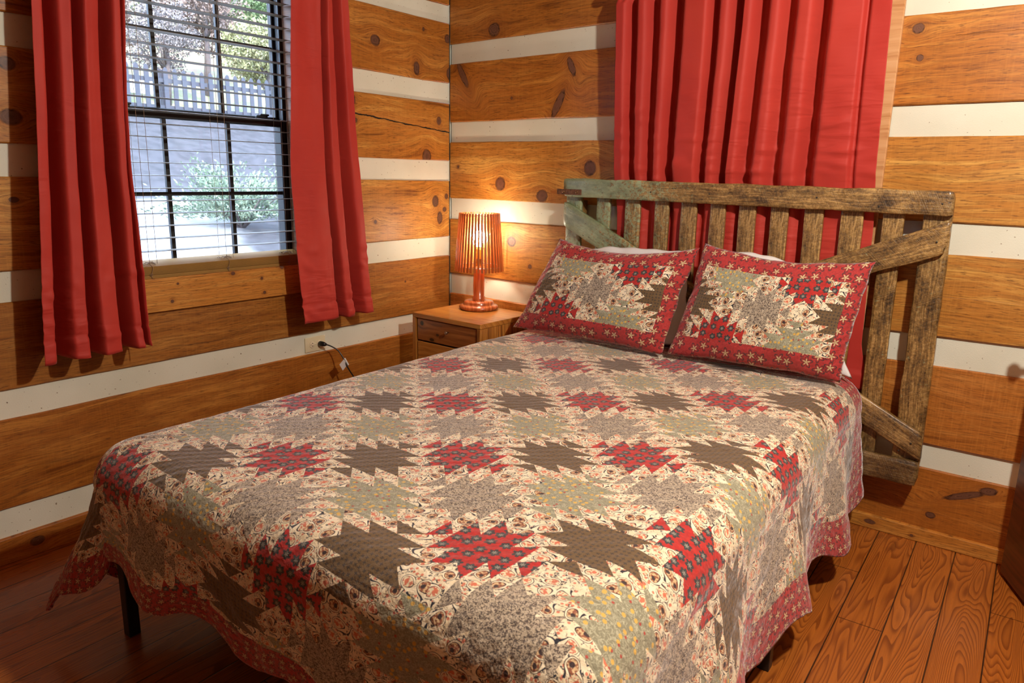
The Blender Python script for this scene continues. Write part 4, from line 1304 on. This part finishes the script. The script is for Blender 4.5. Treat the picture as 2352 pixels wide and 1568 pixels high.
tg = bm_obj('tag', bm, make_tag(), None); tg.parent = cord; tg.location = Vector((0.108, -0.856, 0.473)) - Vector(cord.location); tg.rotation_euler = (math.radians(32), 0, math.radians(8))
bm = bmesh.new(); add_box(bm, (-0.0012, 0.001, -0.022), (0.0058, 0.009, 0.022), 0.001, 1)
tg2 = bm_obj('tag_wrap', bm, WHITECLOTH, tg)

# ------------------------------------------------------------------ door standing open at the right
doorm = board_mat('dark red stained door wood', (0.15, 0.032, 0.010), (0.11, 0.020, 0.007), (0.05, 0.010, 0.004), 91.0, rough=0.4, coat=0.1)
dr = tag(bpy.data.objects.new('door_1', None), kind='structure'); COL.objects.link(dr)
dr.location = (2.748, -0.100, 0.012); dr.rotation_euler = (0, 0, math.atan2(-0.92, 0.40))
bm = bmesh.new(); add_box(bm, (0.0, 0.0, 0.0), (0.62, 0.035, 2.03), 0.003, 1)
for z0, z1 in ((0.22, 0.92), (1.06, 1.88)):
    add_box(bm, (0.12, -0.006, z0), (0.50, -0.0001, z1), 0.004, 1)
bm_obj('door_panel', bm, doorm, dr)
bm = bmesh.new()
lathe(bm, [(0.028, 0.0), (0.028, 0.005), (0.010, 0.008), (0.010, 0.035), (0.020, 0.042), (0.026, 0.055), (0.020, 0.068), (0.001, 0.072)], 24, cap=False)
kb = bm_obj('door_handle', bm, BRASS, dr, True); kb.rotation_euler = (math.pi / 2, 0, 0); kb.location = (0.075, 0.0, 0.90)

# ------------------------------------------------------------------ outdoors, seen through the left window
def terr(x, y):
    X = -x
    h = float(np.interp(X, [0, 1.5, 4, 6.5, 8.5, 12.0, 14.5, 20, 30, 45], [-0.35, -0.1, 0.30, 0.66, 1.05, 2.38, 2.55, 4.6, 9.5, 16.0]))
    return h + 0.05 * nz(x * 0.8, y * 0.8) * min(1, X / 4) + (0.5 * nz(x * 0.2, y * 0.2) if X > 15 else 0)
def make_ground():
    g = N('gravel drive and planted bank')
    x, y, z = g.sep(g.coords())
    n = g.noise(g.coords(), 0.6, 3)
    n2 = g.noise(g.coords(), 5, 4, 0.7)
    gravel = g.mix(g.rng(n2, 0.35, 0.65), (0.135, 0.13, 0.13), (0.19, 0.183, 0.188))
    mulch_shade = g.mix(g.rng(n2, 0.4, 0.6), (0.016, 0.014, 0.016), (0.034, 0.030, 0.034))  # bank mulch; right of the gravel this tone is painted ground shade
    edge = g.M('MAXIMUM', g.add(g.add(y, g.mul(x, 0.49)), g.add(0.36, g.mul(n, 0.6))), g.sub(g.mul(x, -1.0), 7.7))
    col = g.mix(g.sstep(edge, 0.0, 0.35), gravel, mulch_shade)
    grass = g.mix(g.rng(n2, 0.4, 0.6), (0.104, 0.120, 0.044), (0.152, 0.128, 0.088))
    col = g.mix(g.sstep(x, -12.0, -12.4), col, grass)
    leaf = g.mix(g.rng(n2, 0.42, 0.58), (0.128, 0.072, 0.048), (0.096, 0.104, 0.048))
    col = g.mix(g.sstep(x, -17, -18.5), col, leaf)
    return g.fin(col, 0.95)
xs = np.concatenate([np.linspace(-0.16, -16, 60), np.linspace(-17, -45, 30)]); ys = np.linspace(-14, 42, 100)
gv = [(x, y, terr(x, y)) for x in xs for y in ys]
gf = [(i * 100 + j, i * 100 + j + 1, (i + 1) * 100 + j + 1, (i + 1) * 100 + j) for i in range(len(xs) - 1) for j in range(99)]
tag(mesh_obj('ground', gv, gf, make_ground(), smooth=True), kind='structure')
fencem = plain('dark grey fence paint', (0.022, 0.022, 0.030), 0.7)
fence = thing('picket_fence', 'dark picket fence on top of the bank outside the left window', 'fence', (-12.3, 6.0, 2.35))
first = None
for k in range(40):
    y = 2.4 + k * 0.195
    if first is None:
        bm = bmesh.new()
        vs = [(-0.045, 0), (0.045, 0), (0.045, 0.90), (0.03, 0.945), (0.0, 0.97), (-0.03, 0.945), (-0.045, 0.90)]
        fr = [bm.verts.new((0.012, a, b)) for a, b in vs]; bk = [bm.verts.new((-0.012, a, b)) for a, b in vs]
        bm.faces.new(fr); bm.faces.new(list(reversed(bk)))
        for i in range(7): bm.faces.new((fr[i], bk[i], bk[(i + 1) % 7], fr[(i + 1) % 7]))
        first = bm_obj('picket', bm, fencem, fence); o = first
    else:
        o = first.copy(); COL.objects.link(o); o.parent = fence
    o.location = (0.035, y - 6.0, terr(-12.3, y) - 2.35 - 0.03)
for zz in (0.22, 0.74):
    bm = bmesh.new(); add_box(bm, (-0.02, 2.3 - 6, zz - 0.04), (0.02, 10.1 - 6, zz + 0.04)); bm_obj('rail', bm, fencem, fence)
for yy in (2.35, 4.9, 7.45, 10.0):
    bm = bmesh.new(); add_box(bm, (-0.12, yy - 6 - 0.045, -0.1), (-0.021, yy - 6 + 0.045, 0.95)); bm_obj('post', bm, fencem, fence)
box_ = box('road_rail', (-16.2, -2, terr(-16, 4) + 0.10), (-16.1, 7.0, terr(-16, 4) + 0.42), plain('white guard rail', (0.4, 0.4, 0.42), 0.5))
tag(box_, 'white guard rail behind the dark picket fence outside', 'guard rail')
for k in range(5):
    pass

def leafcloud(bm, c, R, n, size, rr, squash=(1, 1, 1), clumps=14):
    cl = []
    for _ in range(clumps):
        d = Vector((rr.gauss(0, 1), rr.gauss(0, 1), rr.gauss(0, 1))).normalized() * (rr.random() ** 0.4) * 0.75
        cl.append((Vector((d.x * squash[0], d.y * squash[1], d.z * squash[2])) * R, R * rr.uniform(0.22, 0.42)))
    for _ in range(n):
        p0, r0 = rr.choice(cl)
        d = Vector((rr.gauss(0, 1), rr.gauss(0, 1), rr.gauss(0, 1))).normalized() * r0 * rr.random() ** 0.33
        p = Vector(c) + p0 + d
        a = Vector((rr.gauss(0, 1), rr.gauss(0, 1), rr.gauss(0, 1))).normalized(); b = a.orthogonal().normalized()
        s = size * rr.uniform(0.6, 1.3)
        v = [bm.verts.new(p + a * s), bm.verts.new(p + b * s * 0.5), bm.verts.new(p - a * s), bm.verts.new(p - b * s * 0.5)]
        bm.faces.new(v)
def leafm(name, c1, c2):
    g = N(name)
    n = g.noise(g.coords(), 1.4, 2)
    n2 = g.noise(g.coords(), 23, 1)
    col = g.mix(g.rng(g.add(g.mul(n, 0.6), g.mul(n2, 0.4)), 0.4, 0.6), c1, c2)
    return g.fin(col, 0.7)
barkm = plain('grey bark', (0.08, 0.06, 0.055), 0.9, var=0.3, scale=8)
LM = {'green': leafm('green leaves', (0.040, 0.072, 0.016), (0.112, 0.144, 0.056)),
      'yellow': leafm('yellow green leaves', (0.120, 0.120, 0.040), (0.192, 0.168, 0.080)),
      'brown': leafm('brown autumn leaves', (0.104, 0.064, 0.048), (0.176, 0.120, 0.096)),
      'grey': leafm('bare grey twigs', (0.096, 0.080, 0.080), (0.160, 0.136, 0.128))}
trees = [
    (-17.5, 5.6, 1.8, 'green', 'green bushy tree outside, far left behind the picket fence'),
    (-21.5, 7.2, 1.9, 'yellow', 'yellow green tree outside, tallest in the middle of the window'),
    (-17.0, 8.6, 1.5, 'brown', 'brown autumn tree outside, behind the middle of the fence'),
    (-20.5, 11.6, 2.1, 'grey', 'pale grey twiggy tree outside, right of centre on the hillside'),
    (-17.8, 11.2, 1.6, 'green', 'green tree outside, behind the right end of the fence'),
    (-27.0, 10.2, 2.8, 'green', 'large dark green tree high on the hillside outside'),
    (-25.0, 16.0, 2.6, 'brown', 'large brown leafed tree high on the right of the hillside outside'),
    (-26.0, 4.0, 2.6, 'grey', 'large twiggy tree high on the left of the hillside outside'),
    (-14.6, 4.6, 1.2, 'brown', 'low brown shrub outside, close behind the left end of the fence'),
    (-14.2, 8.6, 1.3, 'yellow', 'yellow green shrub outside, close behind the right half of the fence'),
    (-16.0, 6.9, 1.1, 'grey', 'low leafless shrub outside close behind the fence'),
]
for k, (tx, ty_, R, kind, lab) in enumerate(trees):
    rr = random.Random(100 + k)
    t = thing('hillside_tree', lab, 'tree', (tx, ty_, terr(tx, ty_) - 0.05), group=None)
    bm = bmesh.new()
    H = R * 1.25
    tube(bm, [(0, 0, 0), (0.06, 0.05, H * 0.5), (0.0, 0.1, H), (0.05, 0.0, H * 1.5)], [0.11, 0.085, 0.06, 0.02], 8)
    for q in range(7):
        a = rr.uniform(0, 6.28); z0 = H * rr.uniform(0.45, 1.1)
        tube(bm, [(0, 0.05, z0), (math.cos(a) * R * 0.4, math.sin(a) * R * 0.4, z0 + R * 0.35), (math.cos(a) * R * 0.7, math.sin(a) * R * 0.7, z0 + R * 0.75)], [0.035, 0.022, 0.008], 5)
    bm_obj('trunk', bm, barkm, t)
    bm = bmesh.new()
    leafcloud(bm, (0, 0, H * 1.15), R, 7000, 0.048 if kind != 'grey' else 0.032, rr, (1, 1, 0.85), 20)
    bm_obj('foliage', bm, LM[kind], t)
# juniper shrub on the bank near the window
junm = leafm('pale juniper needles', (0.08, 0.12, 0.07), (0.20, 0.25, 0.17))
for k, (bx, by, R, lab) in enumerate([(-6.1, 2.55, 0.98, 'spreading pale green juniper on the bank outside, right half of the lower sash'),
                                      (-7.0, 4.6, 0.80, 'spreading pale green juniper outside at the right edge of the lower sash')]):
    rr = random.Random(300 + k)
    t = thing('juniper_shrub', lab, 'shrub', (bx, by, terr(bx, by) - 0.02))
    bm = bmesh.new()
    for q in range(110):
        a = rr.uniform(0, 6.28); el = rr.uniform(0.15, 1.2)
        L = R * rr.uniform(0.7, 1.25)
        d = Vector((math.cos(a) * math.cos(el), math.sin(a) * math.cos(el), math.sin(el) * 0.85))
        for w in range(75):
            tt = rr.random()
            p = d * L * tt + Vector((0, 0, 0.15 - 0.12 * tt * tt)) + Vector((rr.gauss(0, 1), rr.gauss(0, 1), rr.gauss(0, 1))) * 0.035
            aa = (d + Vector((rr.gauss(0, .5), rr.gauss(0, .5), rr.gauss(0, .5)))).normalized(); bb = aa.orthogonal().normalized()
            s = 0.030
            bm.faces.new([bm.verts.new(p + aa * s), bm.verts.new(p + bb * s * .35), bm.verts.new(p - aa * s), bm.verts.new(p - bb * s * .35)])
    bm_obj('foliage', bm, junm, t)
    bm = bmesh.new()
    for q in range(8):
        a = q * 0.785; tube(bm, [(0, 0, 0), (math.cos(a) * R * .5, math.sin(a) * R * .5, R * .45)], [0.02, 0.006], 5)
    bm_obj('branches', bm, barkm, t)
